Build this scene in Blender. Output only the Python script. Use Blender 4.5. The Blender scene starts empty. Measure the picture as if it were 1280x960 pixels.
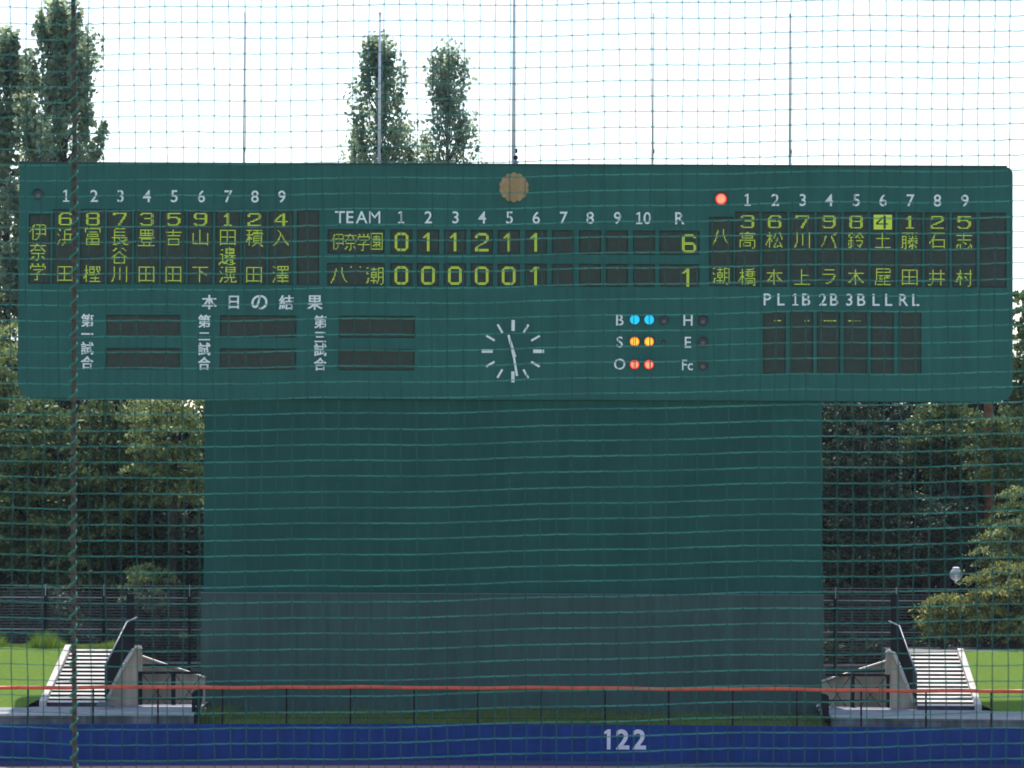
import bpy, bmesh, math, random
import numpy as np
from mathutils import Matrix, Vector
PI = math.pi
sc = bpy.context.scene
COL = sc.collection

# ---------------------------------------------------------------- camera
F = 5472.0                      # focal length in photo pixels (1280 wide)
CAMZ = 7.5
PITCH = math.atan(186 / F)
ROLL = math.radians(0.23)
cd = bpy.data.cameras.new('camera')
cam = bpy.data.objects.new('camera', cd)
COL.objects.link(cam)
cd.sensor_width = 36.0
cd.lens = F / 1280 * 36.0
cd.clip_start = 0.5
cd.clip_end = 4000
cam.matrix_world = Matrix.Translation((0, 0, CAMZ)) @ Matrix.Rotation(PI / 2 + PITCH, 4, 'X') @ Matrix.Rotation(ROLL, 4, 'Z')
cd.dof.use_dof = True
cd.dof.focus_distance = 150.0
cd.dof.aperture_fstop = cd.lens / 1000 / 0.0050
sc.camera = cam

# ---------------------------------------------------------------- sky and sun
SUN_EL = math.radians(61.5)
SUN_AZ = math.radians(-5.0)     # from +Y towards +X
w = bpy.data.worlds.new('World')
sc.world = w
w.use_nodes = True
nt = w.node_tree
nt.nodes.clear()
out = nt.nodes.new('ShaderNodeOutputWorld')
bg = nt.nodes.new('ShaderNodeBackground')
sky = nt.nodes.new('ShaderNodeTexSky')
sky.sky_type = 'NISHITA'
sky.sun_disc = False
sky.sun_elevation = SUN_EL
sky.sun_rotation = SUN_AZ
sky.altitude = 40
sky.air_density = 1.0
sky.dust_density = 1.3
sky.ozone_density = 1.5
bg.inputs['Strength'].default_value = 0.135
nt.links.new(sky.outputs[0], bg.inputs[0])
nt.links.new(bg.outputs[0], out.inputs[0])
sd = bpy.data.lights.new('sun', 'SUN')
sun = bpy.data.objects.new('sun', sd)
COL.objects.link(sun)
sd.energy = 3.7
sd.angle = math.radians(0.55)
sd.color = (1.0, 0.95, 0.88)
sdir = Vector((math.sin(SUN_AZ) * math.cos(SUN_EL), math.cos(SUN_AZ) * math.cos(SUN_EL), math.sin(SUN_EL)))
sun.rotation_euler = sdir.to_track_quat('Z', 'Y').to_euler()
sc.view_settings.view_transform = 'Standard'
sc.view_settings.look = 'None'
sc.view_settings.exposure = 0.95
sc.view_settings.gamma = 1.0
sc.cycles.max_bounces = 8
sc.cycles.transparent_max_bounces = 12
sc.cycles.pixel_filter_type = 'BLACKMAN_HARRIS'
sc.cycles.filter_width = 1.7
sc.cycles.use_denoising = True

# ---------------------------------------------------------------- helpers
def D(px, py, Y):
    """world point at distance Y for a photo pixel already turned upright"""
    u = (px - 640) / F; v = (480 - py) / F
    dy = math.cos(PITCH) - v * math.sin(PITCH)
    dz = math.sin(PITCH) + v * math.cos(PITCH)
    t = Y / dy
    return Vector((u * t, Y, CAMZ + dz * t))
def W(px, py, Y):
    """same for a raw photo pixel (the photo leans by a quarter degree)"""
    t = math.tan(ROLL)
    return D(px + t * (py - 480), py - t * (px - 640), Y)

def tag(o, label=None, cat=None, group=None, kind=None):
    if label: o['label'] = label
    if cat: o['category'] = cat
    if group: o['group'] = group
    if kind: o['kind'] = kind
    return o
def empty(name, loc=(0, 0, 0), label=None, cat=None, group=None):
    o = bpy.data.objects.new(name, None)
    COL.objects.link(o)
    o.location = loc
    o.empty_display_size = 0.2
    return tag(o, label, cat, group)

class MB:
    """collects verts and faces; build() links them as one mesh object"""
    def __init__(s): s.v = []; s.f = []
    def add(s, vs, fs):
        n = len(s.v); s.v += [tuple(p) for p in vs]; s.f += [tuple(i + n for i in f) for f in fs]; return s
    def box(s, x0, x1, y0, y1, z0, z1):
        if x0 > x1: x0, x1 = x1, x0
        return s.add([(x0,y0,z0),(x1,y0,z0),(x1,y1,z0),(x0,y1,z0),(x0,y0,z1),(x1,y0,z1),(x1,y1,z1),(x0,y1,z1)],
                     [(0,3,2,1),(4,5,6,7),(0,1,5,4),(1,2,6,5),(2,3,7,6),(3,0,4,7)])
    def prism(s, poly, y0, y1):
        """poly: (x,z) counter-clockwise seen from the camera side (-Y)"""
        n = len(poly)
        vs = [(x, y0, z) for x, z in poly] + [(x, y1, z) for x, z in poly]
        fs = [tuple(range(n)), tuple(range(2 * n - 1, n - 1, -1))]
        fs += [(i, i + n, (i + 1) % n + n, (i + 1) % n) for i in range(n)]
        return s.add(vs, fs)
    def tube(s, pts, r, n=6, cap=True):
        pts = [Vector(p) for p in pts]
        rs = r if isinstance(r, (list, tuple)) else [r] * len(pts)
        base = len(s.v)
        prev = None
        for i, p in enumerate(pts):
            t = (pts[min(i + 1, len(pts) - 1)] - pts[max(i - 1, 0)]).normalized()
            if prev is None:
                a = t.orthogonal().normalized()
            else:
                a = (prev - t * prev.dot(t))
                a = a.normalized() if a.length > 1e-6 else t.orthogonal().normalized()
            prev = a
            b = t.cross(a)
            for k in range(n):
                q = 2 * PI * k / n
                s.v.append(tuple(p + (a * math.cos(q) + b * math.sin(q)) * rs[i]))
        for i in range(len(pts) - 1):
            for k in range(n):
                s.f.append((base + i*n + k, base + i*n + (k+1) % n, base + (i+1)*n + (k+1) % n, base + (i+1)*n + k))
        if cap:
            s.f.append(tuple(base + k for k in range(n))[::-1])
            s.f.append(tuple(base + (len(pts)-1)*n + k for k in range(n)))
        return s
    def disc(s, c, r, n=20, y1=None, y0=None):
        """short cylinder facing -Y"""
        poly = [(c[0] + r * math.cos(2*PI*i/n), c[1] + r * math.sin(2*PI*i/n)) for i in range(n)]
        return s.prism(poly, y0, y1)
    def sphere(s, c, r, nu=14, nv=9, sz=1.0):
        base = len(s.v)
        for j in range(nv + 1):
            th = PI * j / nv
            for i in range(nu):
                ph = 2 * PI * i / nu
                s.v.append((c[0] + r*math.sin(th)*math.cos(ph), c[1] + r*math.sin(th)*math.sin(ph), c[2] + r*sz*math.cos(th)))
        for j in range(nv):
            for i in range(nu):
                s.f.append((base+j*nu+i, base+(j+1)*nu+i, base+(j+1)*nu+(i+1)%nu, base+j*nu+(i+1)%nu))
        return s
    def mesh(s, name, mat, smooth=False):
        m = bpy.data.meshes.new(name)
        m.from_pydata(s.v, [], s.f)
        m.update()
        if mat: m.materials.append(mat)
        if smooth:
            m.polygons.foreach_set('use_smooth', [True] * len(m.polygons))
        return m
    def build(s, name, mat, parent=None, smooth=False, bevel=0):
        m = s.mesh(name, mat, smooth)
        o = link(name, m, parent)
        if bevel:
            b = o.modifiers.new('bevel', 'BEVEL'); b.width = bevel; b.segments = 2; b.limit_method = 'ANGLE'
        return o
def link(name, mesh, parent=None, loc=None):
    o = bpy.data.objects.new(name, mesh)
    COL.objects.link(o)
    if parent is not None:
        o.parent = parent
        p = Vector((0, 0, 0)); q = parent
        while q is not None:
            p += Vector(q.location); q = q.parent
        # geometry is given in world coordinates: undo the parents' offset
        o.location = (Vector(loc) if loc is not None else Vector((0, 0, 0))) - p
    elif loc is not None:
        o.location = loc
    return o

# ---------------------------------------------------------------- materials
MATS = {}
def mat(name, col, rough=0.7, metal=0.0, var=0.0, scale=1.5, bump=0.0, bscale=30, spec=0.4, streak=0.0, col2=None, detail=6, bdist=0.02):
    if name in MATS: return MATS[name]
    m = bpy.data.materials.new(name); m.use_nodes = True
    n = m.node_tree; b = n.nodes['Principled BSDF']
    b.inputs['Roughness'].default_value = rough
    b.inputs['Metallic'].default_value = metal
    b.inputs['Specular IOR Level'].default_value = spec
    b.inputs['Base Color'].default_value = (*col, 1)
    geo = n.nodes.new('ShaderNodeNewGeometry')
    if var or col2 or streak:
        nz = n.nodes.new('ShaderNodeTexNoise'); nz.inputs['Scale'].default_value = scale; nz.inputs['Detail'].default_value = detail
        n.links.new(geo.outputs['Position'], nz.inputs['Vector'])
        rmp = n.nodes.new('ShaderNodeValToRGB')
        c2 = col2 or tuple(c * (1 - var) for c in col)
        c1 = col if col2 else tuple(min(1, c * (1 + var)) for c in col)
        rmp.color_ramp.elements[0].position = 0.35; rmp.color_ramp.elements[1].position = 0.65
        rmp.color_ramp.elements[0].color = (*c2, 1); rmp.color_ramp.elements[1].color = (*c1, 1)
        n.links.new(nz.outputs['Fac'], rmp.inputs['Fac'])
        last = rmp.outputs['Color']
        if streak:
            mp = n.nodes.new('ShaderNodeMapping'); mp.inputs['Scale'].default_value = (2.5, 2.5, 0.12)
            n.links.new(geo.outputs['Position'], mp.inputs['Vector'])
            n2 = n.nodes.new('ShaderNodeTexNoise'); n2.inputs['Scale'].default_value = 2.0; n2.inputs['Detail'].default_value = 8
            n.links.new(mp.outputs[0], n2.inputs['Vector'])
            mr = n.nodes.new('ShaderNodeMapRange'); mr.inputs[1].default_value = 0.35; mr.inputs[2].default_value = 0.7
            mr.inputs[3].default_value = 1 + streak; mr.inputs[4].default_value = 1 - streak
            n.links.new(n2.outputs['Fac'], mr.inputs[0])
            mx = n.nodes.new('ShaderNodeVectorMath'); mx.operation = 'SCALE'
            n.links.new(last, mx.inputs[0]); n.links.new(mr.outputs[0], mx.inputs['Scale'])
            last = mx.outputs[0]
        n.links.new(last, b.inputs['Base Color'])
    if bump:
        nb = n.nodes.new('ShaderNodeTexNoise'); nb.inputs['Scale'].default_value = bscale; nb.inputs['Detail'].default_value = 5
        n.links.new(geo.outputs['Position'], nb.inputs['Vector'])
        bp = n.nodes.new('ShaderNodeBump'); bp.inputs['Strength'].default_value = bump; bp.inputs['Distance'].default_value = bdist
        n.links.new(nb.outputs['Fac'], bp.inputs['Height'])
        n.links.new(bp.outputs[0], b.inputs['Normal'])
    MATS[name] = m
    return m
def emit(name, col, strength):
    if name in MATS: return MATS[name]
    m = bpy.data.materials.new(name); m.use_nodes = True
    b = m.node_tree.nodes['Principled BSDF']
    b.inputs['Base Color'].default_value = (0.02, 0.02, 0.02, 1)
    b.inputs['Emission Color'].default_value = (*col, 1)
    b.inputs['Emission Strength'].default_value = strength
    b.inputs['Roughness'].default_value = 0.5
    MATS[name] = m
    return m
def leafmat(name, c1, c2, c3=None, trans=0.35, scale=0.9):
    m = bpy.data.materials.new(name); m.use_nodes = True
    n = m.node_tree; n.nodes.clear()
    o = n.nodes.new('ShaderNodeOutputMaterial')
    geo = n.nodes.new('ShaderNodeNewGeometry')
    nz = n.nodes.new('ShaderNodeTexNoise'); nz.inputs['Scale'].default_value = scale; nz.inputs['Detail'].default_value = 4
    n.links.new(geo.outputs['Position'], nz.inputs['Vector'])
    ad = n.nodes.new('ShaderNodeMath'); ad.operation = 'MULTIPLY_ADD'; ad.inputs[1].default_value = 0.45; 
    n.links.new(geo.outputs['Random Per Island'], ad.inputs[0])
    sb = n.nodes.new('ShaderNodeMath'); sb.operation = 'ADD'; sb.inputs[1].default_value = -0.22
    n.links.new(nz.outputs['Fac'], sb.inputs[0]); n.links.new(sb.outputs[0], ad.inputs[2])
    r = n.nodes.new('ShaderNodeValToRGB')
    r.color_ramp.elements[0].position = 0.3; r.color_ramp.elements[0].color = (*c1, 1)
    r.color_ramp.elements[1].position = 0.68; r.color_ramp.elements[1].color = (*c2, 1)
    if c3:
        e = r.color_ramp.elements.new(0.85); e.color = (*c3, 1)
    n.links.new(ad.outputs[0], r.inputs['Fac'])
    p = n.nodes.new('ShaderNodeBsdfPrincipled'); p.inputs['Roughness'].default_value = 0.6; p.inputs['Specular IOR Level'].default_value = 0.2
    t = n.nodes.new('ShaderNodeBsdfTranslucent')
    n.links.new(r.outputs[0], p.inputs['Base Color']); n.links.new(r.outputs[0], t.inputs['Color'])
    mx = n.nodes.new('ShaderNodeMixShader'); mx.inputs[0].default_value = trans
    n.links.new(p.outputs[0], mx.inputs[1]); n.links.new(t.outputs[0], mx.inputs[2])
    n.links.new(mx.outputs[0], o.inputs['Surface'])
    MATS[name] = m
    return m

M_BOARD = mat('board_paint', (0.026, 0.122, 0.104), 0.65, spec=0.15, var=0.07, scale=0.8, streak=0.10)
M_STEM = mat('wall_paint', (0.016, 0.086, 0.072), 0.75, spec=0.12, var=0.09, scale=0.5, streak=0.07)
M_SCREEN = mat('screen_paint', (0.048, 0.090, 0.080), 0.75, spec=0.2, var=0.08, scale=0.6, streak=0.12)
M_PANEL = mat('led_panel', (0.048, 0.060, 0.047), 0.75, var=0.10, scale=6, bump=0.4, bscale=90, spec=0.2)
M_FRAME = mat('panel_frame', (0.034, 0.051, 0.060), 0.6)
M_WHITE = mat('white_lettering', (0.88, 0.89, 0.90), 0.5, var=0.05, scale=3)
M_GOLD = mat('emblem_gold', (0.46, 0.29, 0.135), 0.6, var=0.12, scale=5)
M_LED = emit('led_light', (0.165, 0.25, 0.014), 1.0)
M_DARKLENS = mat('unlit_lens', (0.035, 0.03, 0.035), 0.25)
M_HOOD = mat('lamp_hood', (0.012, 0.03, 0.03), 0.5)
M_CYAN = emit('lamp_cyan', (0.0, 0.55, 0.95), 0.55)
M_CYANC = emit('lamp_cyan_centre', (0.0, 0.56, 0.85), 0.6)
M_AMBER = emit('lamp_amber', (1.0, 0.25, 0.02), 0.55)
M_AMBERC = emit('lamp_amber_centre', (1.0, 0.62, 0.03), 0.65)
M_RED = emit('lamp_red', (1.0, 0.03, 0.03), 0.55)
M_REDC = emit('lamp_red_centre', (1.0, 0.33, 0.17), 0.65)
M_BLUE = mat('blue_pad', (0.003, 0.032, 0.175), 0.6, var=0.12, scale=1.6, streak=0.14, spec=0.12)
M_ORANGE = mat('orange_rail', (0.56, 0.105, 0.045), 0.5, var=0.15, scale=2.5)
M_BLACK = mat('dark_steel', (0.008, 0.010, 0.014), 0.75, spec=0.15)
M_RAILGREY = mat('fence_rail', (0.055, 0.055, 0.062), 0.5, var=0.2, scale=1.0)
M_RAILPALE = mat('fence_rail_pale', (0.26, 0.25, 0.27), 0.5, var=0.2, scale=1.0)
M_POLE = mat('pole_metal', (0.75, 0.75, 0.80), 0.4, var=0.06, scale=2)
M_CONC = mat('concrete', (0.338, 0.325, 0.312), 0.9, var=0.14, scale=1.6, bump=0.3, bscale=12)
M_APRON = mat('apron_concrete', (0.220, 0.226, 0.242), 0.9, var=0.18, scale=0.9, bump=0.3, bscale=10)
M_BEIGE = mat('beige_wall', (0.37, 0.275, 0.205), 0.9, var=0.13, scale=1.2, streak=0.28, bump=0.3, bscale=8)
M_COPE = mat('pale_coping', (0.520, 0.481, 0.429), 0.85, var=0.14, scale=4)
M_NOSE = mat('pale_nosing', (0.562, 0.528, 0.483), 0.8, var=0.06, scale=4)
M_RISER = mat('shaded_riser', (0.063, 0.059, 0.068), 0.9, var=0.15, scale=3)  # shade on the backlit step fronts put into this dark colour
M_TURF = mat('turf', (0.122, 0.192, 0.030), 0.95, scale=7.0, col2=(0.098, 0.162, 0.026), bump=0.5, bscale=18, spec=0.05)
M_FIELD = mat('outfield', (0.105, 0.150, 0.050), 0.95, scale=0.15, col2=(0.12, 0.165, 0.06), bump=0.6, bscale=25, spec=0.1)
M_TRACK = mat('track_clay', (0.42, 0.235, 0.185), 0.95, var=0.1, scale=0.8, bump=0.4, bscale=20, spec=0.1)
M_DIRT = mat('infield_dirt', (0.297, 0.203, 0.135), 0.95, var=0.12, scale=0.3, spec=0.1)
M_SOIL = mat('woodland_floor', (0.012, 0.016, 0.010), 1.0, var=0.4, scale=0.8, spec=0.05)  # near-black so the shade under the trees is in the colour
M_BARK = mat('bark', (0.060, 0.048, 0.040), 0.95, var=0.3, scale=5, bump=0.8, bscale=14)
M_REDBARK = mat('red_bark', (0.26, 0.10, 0.055), 0.95, var=0.25, scale=4, bump=0.8, bscale=12)
M_NETH = mat('sunlit_green_cord', (0.066, 0.290, 0.240), 0.8, var=0.22, scale=9, spec=0.2, detail=2)  # level cords: sun on their tops put into a brighter green
M_NETV = mat('shaded_green_cord', (0.028, 0.115, 0.105), 0.8, var=0.25, scale=12, spec=0.15)  # upright cords: same net, shade on their fronts put into a darker green
M_KNOT = mat('cord_knot', (0.010, 0.050, 0.042), 0.9)
M_ROPE = mat('wire_rope', (0.085, 0.075, 0.068), 0.8, var=0.45, scale=60, spec=0.15)
M_LACE = mat('lacing_cord', (0.020, 0.230, 0.165), 0.7)
M_HOSE = mat('grey_hose', (0.16, 0.18, 0.20), 0.6)
L_POP = leafmat('poplar_leaf', (0.209, 0.268, 0.174), (0.397, 0.467, 0.280), (0.629, 0.698, 0.467), 0.62)
L_POP2 = leafmat('poplar_leaf_silvery', (0.237, 0.292, 0.201), (0.399, 0.473, 0.310), (0.618, 0.673, 0.492), 0.62)
L_DEEP = leafmat('deep_wood_leaf', (0.008, 0.014, 0.009), (0.020, 0.034, 0.018), (0.045, 0.06, 0.03), 0.15)  # shade inside the wood put into very dark leaf colours
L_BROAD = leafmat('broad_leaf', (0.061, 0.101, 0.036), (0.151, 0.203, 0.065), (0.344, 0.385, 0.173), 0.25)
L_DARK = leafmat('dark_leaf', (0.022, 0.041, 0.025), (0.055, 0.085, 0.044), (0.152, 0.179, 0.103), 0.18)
L_PINE = leafmat('needle_leaf', (0.032, 0.064, 0.042), (0.072, 0.128, 0.080), (0.144, 0.200, 0.128), 0.15)
L_YEL = leafmat('yellow_green_leaf', (0.14, 0.165, 0.050), (0.32, 0.34, 0.11), (0.52, 0.44, 0.17), 0.42)
L_LIGHT = leafmat('light_leaf', (0.135, 0.186, 0.060), (0.287, 0.338, 0.127), (0.507, 0.558, 0.287), 0.35)
L_WEED = leafmat('weed_leaf', (0.101, 0.173, 0.020), (0.182, 0.284, 0.036), None, 0.45)
L_SHADEGRASS = leafmat('base_grass', (0.085, 0.145, 0.035), (0.19, 0.26, 0.08), None, 0.4)

# ---------------------------------------------------------------- scoreboard
YB = 152.0
BS = F / YB                       # photo pixels per metre on its face
def bx(px): return (px - 640) / BS * 1.0005
def bz(py): return D(640, py, YB).z
board = empty('scoreboard', (0, YB, 1.3), 'wide dark green baseball scoreboard with lit yellow names, clock and count lamps', 'scoreboard')
DEPTH = 1.25

# LED windows: name kind, x0, x1, y0, y1 (upright photo pixels)
PAN = []
rowN, rowA, rowB, rowC = 275.7, 298.3, 321.5, 344.7
def text_px(x): return x
leftx = [80, 114.4, 148, 182, 215.7, 249.2, 283.5, 316.6, 350]
rightx = [934, 968, 1002.5, 1036, 1070, 1103.5, 1137.3, 1171.3, 1205.4]
PAN.append((34.5, 61.5, 270, 357))
for x in leftx: PAN.append((x - 15.5, x + 15.5, 263.5, 357))
PAN.append((370, 398, 263.5, 357))
PAN.append((886, 916.5, 270, 357))
for x in rightx: PAN.append((x - 15.3, x + 15.3, 263.5, 357))
PAN.append((1225, 1258, 263.5, 357))
innx = [501, 534.4, 568, 601.5, 635.3, 669, 703, 737, 770.6, 804.5]
for (a, b) in ((287.5, 318), (329.5, 358)):
    PAN.append((408.5, 480, a, b))
    for x in innx: PAN.append((x - 13.8, x + 13.8, a, b))
    PAN.append((824, 874, a, b))
for (a, b) in ((132, 225), (274.5, 370), (423, 518)):
    PAN.append((a, b, 395.6, 423)); PAN.append((a, b, 437, 463.5))
umpx = [(953.5, 982), (987.3, 1016.5), (1021, 1050), (1055, 1084), (1088.8, 1117), (1123, 1151.5)]
for (a, b) in umpx: PAN.append((a, b, 387.5, 466.5))

def rounded(x0, x1, z0, z1, rtl, rtr, rbl, rbr, n=6):
    pts = []
    def arc(cx, cz, r, a0):
        for i in range(n + 1):
            a = a0 + (PI / 2) * i / n
            pts.append((cx + r * math.cos(a), cz + r * math.sin(a)))
    arc(x0 + rbl, z0 + rbl, rbl, PI); arc(x1 - rbr, z0 + rbr, rbr, 1.5 * PI)
    arc(x1 - rtr, z1 - rtr, rtr, 0); arc(x0 + rtl, z1 - rtl, rtl, PI / 2)
    return pts
X0, X1, Z1, Z0 = bx(22), bx(1266), bz(206.5), bz(499.5)
outline = rounded(X0, X1, Z0, Z1, 0.10, 0.24, 0.50, 0.50)
bm = bmesh.new()
def loop(pts, y):
    vs = [bm.verts.new((x, y, z)) for x, z in pts]
    return vs, [bm.edges.new((vs[i], vs[(i + 1) % len(vs)])) for i in range(len(vs))]
ov, oe = loop(outline, YB)
edges = list(oe)
holes = []
for (a, b, c, d) in PAN:
    hv, he = loop([(bx(a), bz(d)), (bx(b), bz(d)), (bx(b), bz(c)), (bx(a), bz(c))], YB)
    edges += he; holes.append(hv)
bmesh.ops.triangle_fill(bm, use_beauty=True, use_dissolve=False, edges=edges, normal=(0, -1, 0))
for hv in holes:                                   # recess side walls
    back = [bm.verts.new((v.co.x, YB + 0.08, v.co.z)) for v in hv]
    for i in range(4):
        bm.faces.new((hv[i], hv[(i + 1) % 4], back[(i + 1) % 4], back[i]))
bv = [bm.verts.new((v.co.x, YB + DEPTH, v.co.z)) for v in ov]
for i in range(len(ov)):
    bm.faces.new((ov[i], bv[i], bv[(i + 1) % len(ov)], ov[(i + 1) % len(ov)]))
bm.faces.new(bv)
me = bpy.data.meshes.new('cabinet'); bm.to_mesh(me); bm.free(); me.materials.append(M_BOARD)
cabinet = link('cabinet', me, board)
MB().box(X0 - 0.02, X1 - 0.2, YB - 0.05, YB + DEPTH + 0.05, Z1 + 0.002, Z1 + 0.05).build('top_flashing', mat('flashing', (0.03, 0.04, 0.06), 0.5), board)

# support wall under the cabinet and the corrugated screen in front of its foot
SX0, SX1 = bx(255.5), bx(1028)
zs = bz(743)
support = MB().box(SX0 + 0.01, SX1 - 0.01, YB + 0.122, YB + 1.1, 1.2, Z0 - 0.003).build('support_wall', M_STEM, board)
for i in range(12):
    wd = (SX1 - SX0) / 12
    for (za, zb_) in ((zs + 0.03, zs + 2.35), (zs + 2.35, zs + 4.6), (zs + 4.6, Z0 - 0.004)):
        MB().box(SX0 + wd * i + 0.005, SX0 + wd * (i + 1) - 0.005, YB + 0.10 + 0.003 * ((i * 7 + int(za * 3)) % 3), YB + 0.12, za + 0.005, zb_ - 0.005).build('cladding_panel', M_STEM, support)
v = []; f = []
n = int((SX1 - SX0 + 0.12) / 0.14); zb = 1.15
for i in range(n + 1):
    x = SX0 - 0.07 + (SX1 - SX0 + 0.12) * i / n
    y = YB - 0.10 + (0.012 if i % 2 else 0.0)
    for z in (zb, zs): v.append((x, y, z))
for i in range(n): f.append((2*i, 2*i+2, 2*i+3, 2*i+1))
tag(MB().add(v, f).box(SX0 - 0.07, SX1 + 0.05, YB - 0.08, YB + 0.095, zb, zs - 0.004).build('backdrop_sheet', M_SCREEN, board), None)
MB().box(SX0 - 0.08, SX1 + 0.06, YB - 0.115, YB + 0.097, zs + 0.001, zs + 0.035).build('capping', mat('capping', (0.10, 0.13, 0.14), 0.6), board)

# LED panels
cells = {}
def panel(a, b, c, d):
    m = MB().box(bx(a) + 0.02, bx(b) - 0.02, YB + 0.045, YB + 0.078, bz(d) + 0.02, bz(c) - 0.02)
    o = m.build('led_panel', M_PANEL, board)
    return o
PO = [(p, panel(*p)) for p in PAN]
def panel_at(x, y):
    for p, o in PO:
        if p[0] <= x <= p[1] and p[2] - 6 <= y <= p[3] + 6: return o
    return board

# dot patterns of the lit characters: a glyph outline is rasterised, thinned to its centre lines and sampled on 16 x 16 lamps
def dot_rows(ch):
    H = 128
    c = bpy.data.curves.new('glyph', 'FONT'); c.body = ch; c.resolution_u = 4; c.offset = -0.004
    o = bpy.data.objects.new('glyph', c); COL.objects.link(o)
    m = bpy.data.meshes.new_from_object(o.evaluated_get(bpy.context.evaluated_depsgraph_get()))
    bpy.data.objects.remove(o); bpy.data.curves.remove(c)
    m.calc_loop_triangles()
    v = np.array([q.co[:2] for q in m.vertices])
    lo = v.min(0); sz = v.max(0) - lo
    tgt = np.minimum(15.6, 15.6 * np.minimum(1.0, np.maximum(sz / 0.90, 0.1)))
    p = ((v - lo) * tgt / np.maximum(sz, 1e-3) + (16 - tgt) / 2) * 8
    img = np.zeros((H, H), bool)
    yy, xx = np.mgrid[0:H, 0:H] + 0.5
    for t in m.loop_triangles:
        a, b, e = [p[i] for i in t.vertices]
        x0 = int(max(0, min(a[0], b[0], e[0]) - 1)); x1 = int(min(H, max(a[0], b[0], e[0]) + 2))
        y0 = int(max(0, min(a[1], b[1], e[1]) - 1)); y1 = int(min(H, max(a[1], b[1], e[1]) + 2))
        X = xx[y0:y1, x0:x1]; Y = yy[y0:y1, x0:x1]
        d = lambda p_, q_: (q_[0] - p_[0]) * (Y - p_[1]) - (q_[1] - p_[1]) * (X - p_[0])
        s1, s2, s3 = d(a, b), d(b, e), d(e, a)
        img[y0:y1, x0:x1] |= ((s1 >= 0) & (s2 >= 0) & (s3 >= 0)) | ((s1 <= 0) & (s2 <= 0) & (s3 <= 0))
    bpy.data.meshes.remove(m)
    I = img[::-1].astype(np.uint8)
    while True:
        changed = False
        for st in (0, 1):
            P = np.pad(I, 1)
            n = [P[:-2, 1:-1], P[:-2, 2:], P[1:-1, 2:], P[2:, 2:], P[2:, 1:-1], P[2:, :-2], P[1:-1, :-2], P[:-2, :-2]]
            B = sum(q.astype(int) for q in n)
            A = sum(((n[i] == 0) & (n[(i + 1) % 8] == 1)).astype(int) for i in range(8))
            if st == 0: c_ = (n[0] * n[2] * n[4] == 0) & (n[2] * n[4] * n[6] == 0)
            else: c_ = (n[0] * n[2] * n[6] == 0) & (n[0] * n[4] * n[6] == 0)
            kill = (I == 1) & (B >= 2) & (B <= 6) & (A == 1) & c_
            if kill.any(): I[kill] = 0; changed = True
        if not changed: break
    cnt = I.astype(int).reshape(16, 8, 16, 8).sum((1, 3))
    return [''.join('#' if q >= 3 else '.' for q in r) for r in cnt]
BIG = {
'0': ["..######..",".########.","##......##","##......##","##......##","##......##","##......##","##......##","##......##","##......##","##......##","##......##",".########.","..######.."],
'1': ["....##....","...###....","..####....",".##.##....","....##....","....##....","....##....","....##....","....##....","....##....","....##....","....##....","....##....","....##...."],
'2': ["..######..",".########.","##......##","##......##","........##","........##",".......##.","......##..","....##....","..##......",".##.......","##........","##########","##########"],
'6': ["..######..",".########.","##......##","##........","##........","##........","########..","#########.","##......##","##......##","##......##","##......##",".########.","..######.."]}
SMALL = {
'1': [".....##.....","....###.....","...####.....",".....##.....",".....##.....",".....##.....",".....##.....",".....##.....",".....##.....","...######..."],
'2': ["..########..",".##......##.",".##......##.",".........##.",".......###..",".....###....","...###......",".##.........",".##.........",".##########."],
'3': ["..########..",".##......##.",".........##.",".........##.","....#####...",".........##.",".........##.",".........##.",".##......##.","..########.."],
'4': [".......##...",".....####...","....##.##...","...##..##...","..##...##...",".##....##...",".##########.",".......##...",".......##...",".......##..."],
'5': [".##########.",".##.........",".##.........",".########...",".##.....###.",".........##.",".........##.",".........##.",".##.....##..","..#######..."],
'6': ["...#######..","..##.....##.",".##.........",".##.........",".#########..",".##......##.",".##......##.",".##......##.",".##......##.","..########.."],
'7': [".##########.",".##......##.",".........##.","........##..","........##..",".......##...","......##....","......##....",".....##.....",".....##....."],
'8': ["..########..",".##......##.",".##......##.",".##......##.","..########..",".##......##.",".##......##.",".##......##.",".##......##.","..########.."],
'9': ["..########..",".##......##.",".##......##.",".##......##.","..#########.",".........##.",".........##.",".........##.",".##.....##..","..#######..."]}
def rows_of(ch, kind):
    if kind == 'kanji':
        return dot_rows(ch)
    return (BIG if kind == 'big' else SMALL)[ch]
LEDMESH = {}
def led(ch, kind, x, y, wpx, hpx, name='lit_character', fill=0.84):
    key = (ch, kind, wpx, hpx)
    if key not in LEDMESH:
        R = rows_of(ch, kind) if isinstance(ch, str) else ch
        nr, nc = len(R), len(R[0]); cw, chh = wpx / BS / nc, hpx / BS / nr
        m = MB()
        for r, line in enumerate(R):
            for c, q in enumerate(line):
                if q == '#':
                    cx = (c + 0.5 - nc / 2) * cw; cz = (nr / 2 - r - 0.5) * chh
                    a = cw * fill / 2; b = chh * fill / 2
                    m.add([(cx - a, 0, cz - b), (cx + a, 0, cz - b), (cx + a, 0, cz + b), (cx - a, 0, cz + b)], [(0, 1, 2, 3)])
        LEDMESH[key] = m.mesh(name, M_LED)
    return link(name, LEDMESH[key], panel_at(x, y), (bx(x), YB + 0.040, bz(y)))
KW = 22.4
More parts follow.
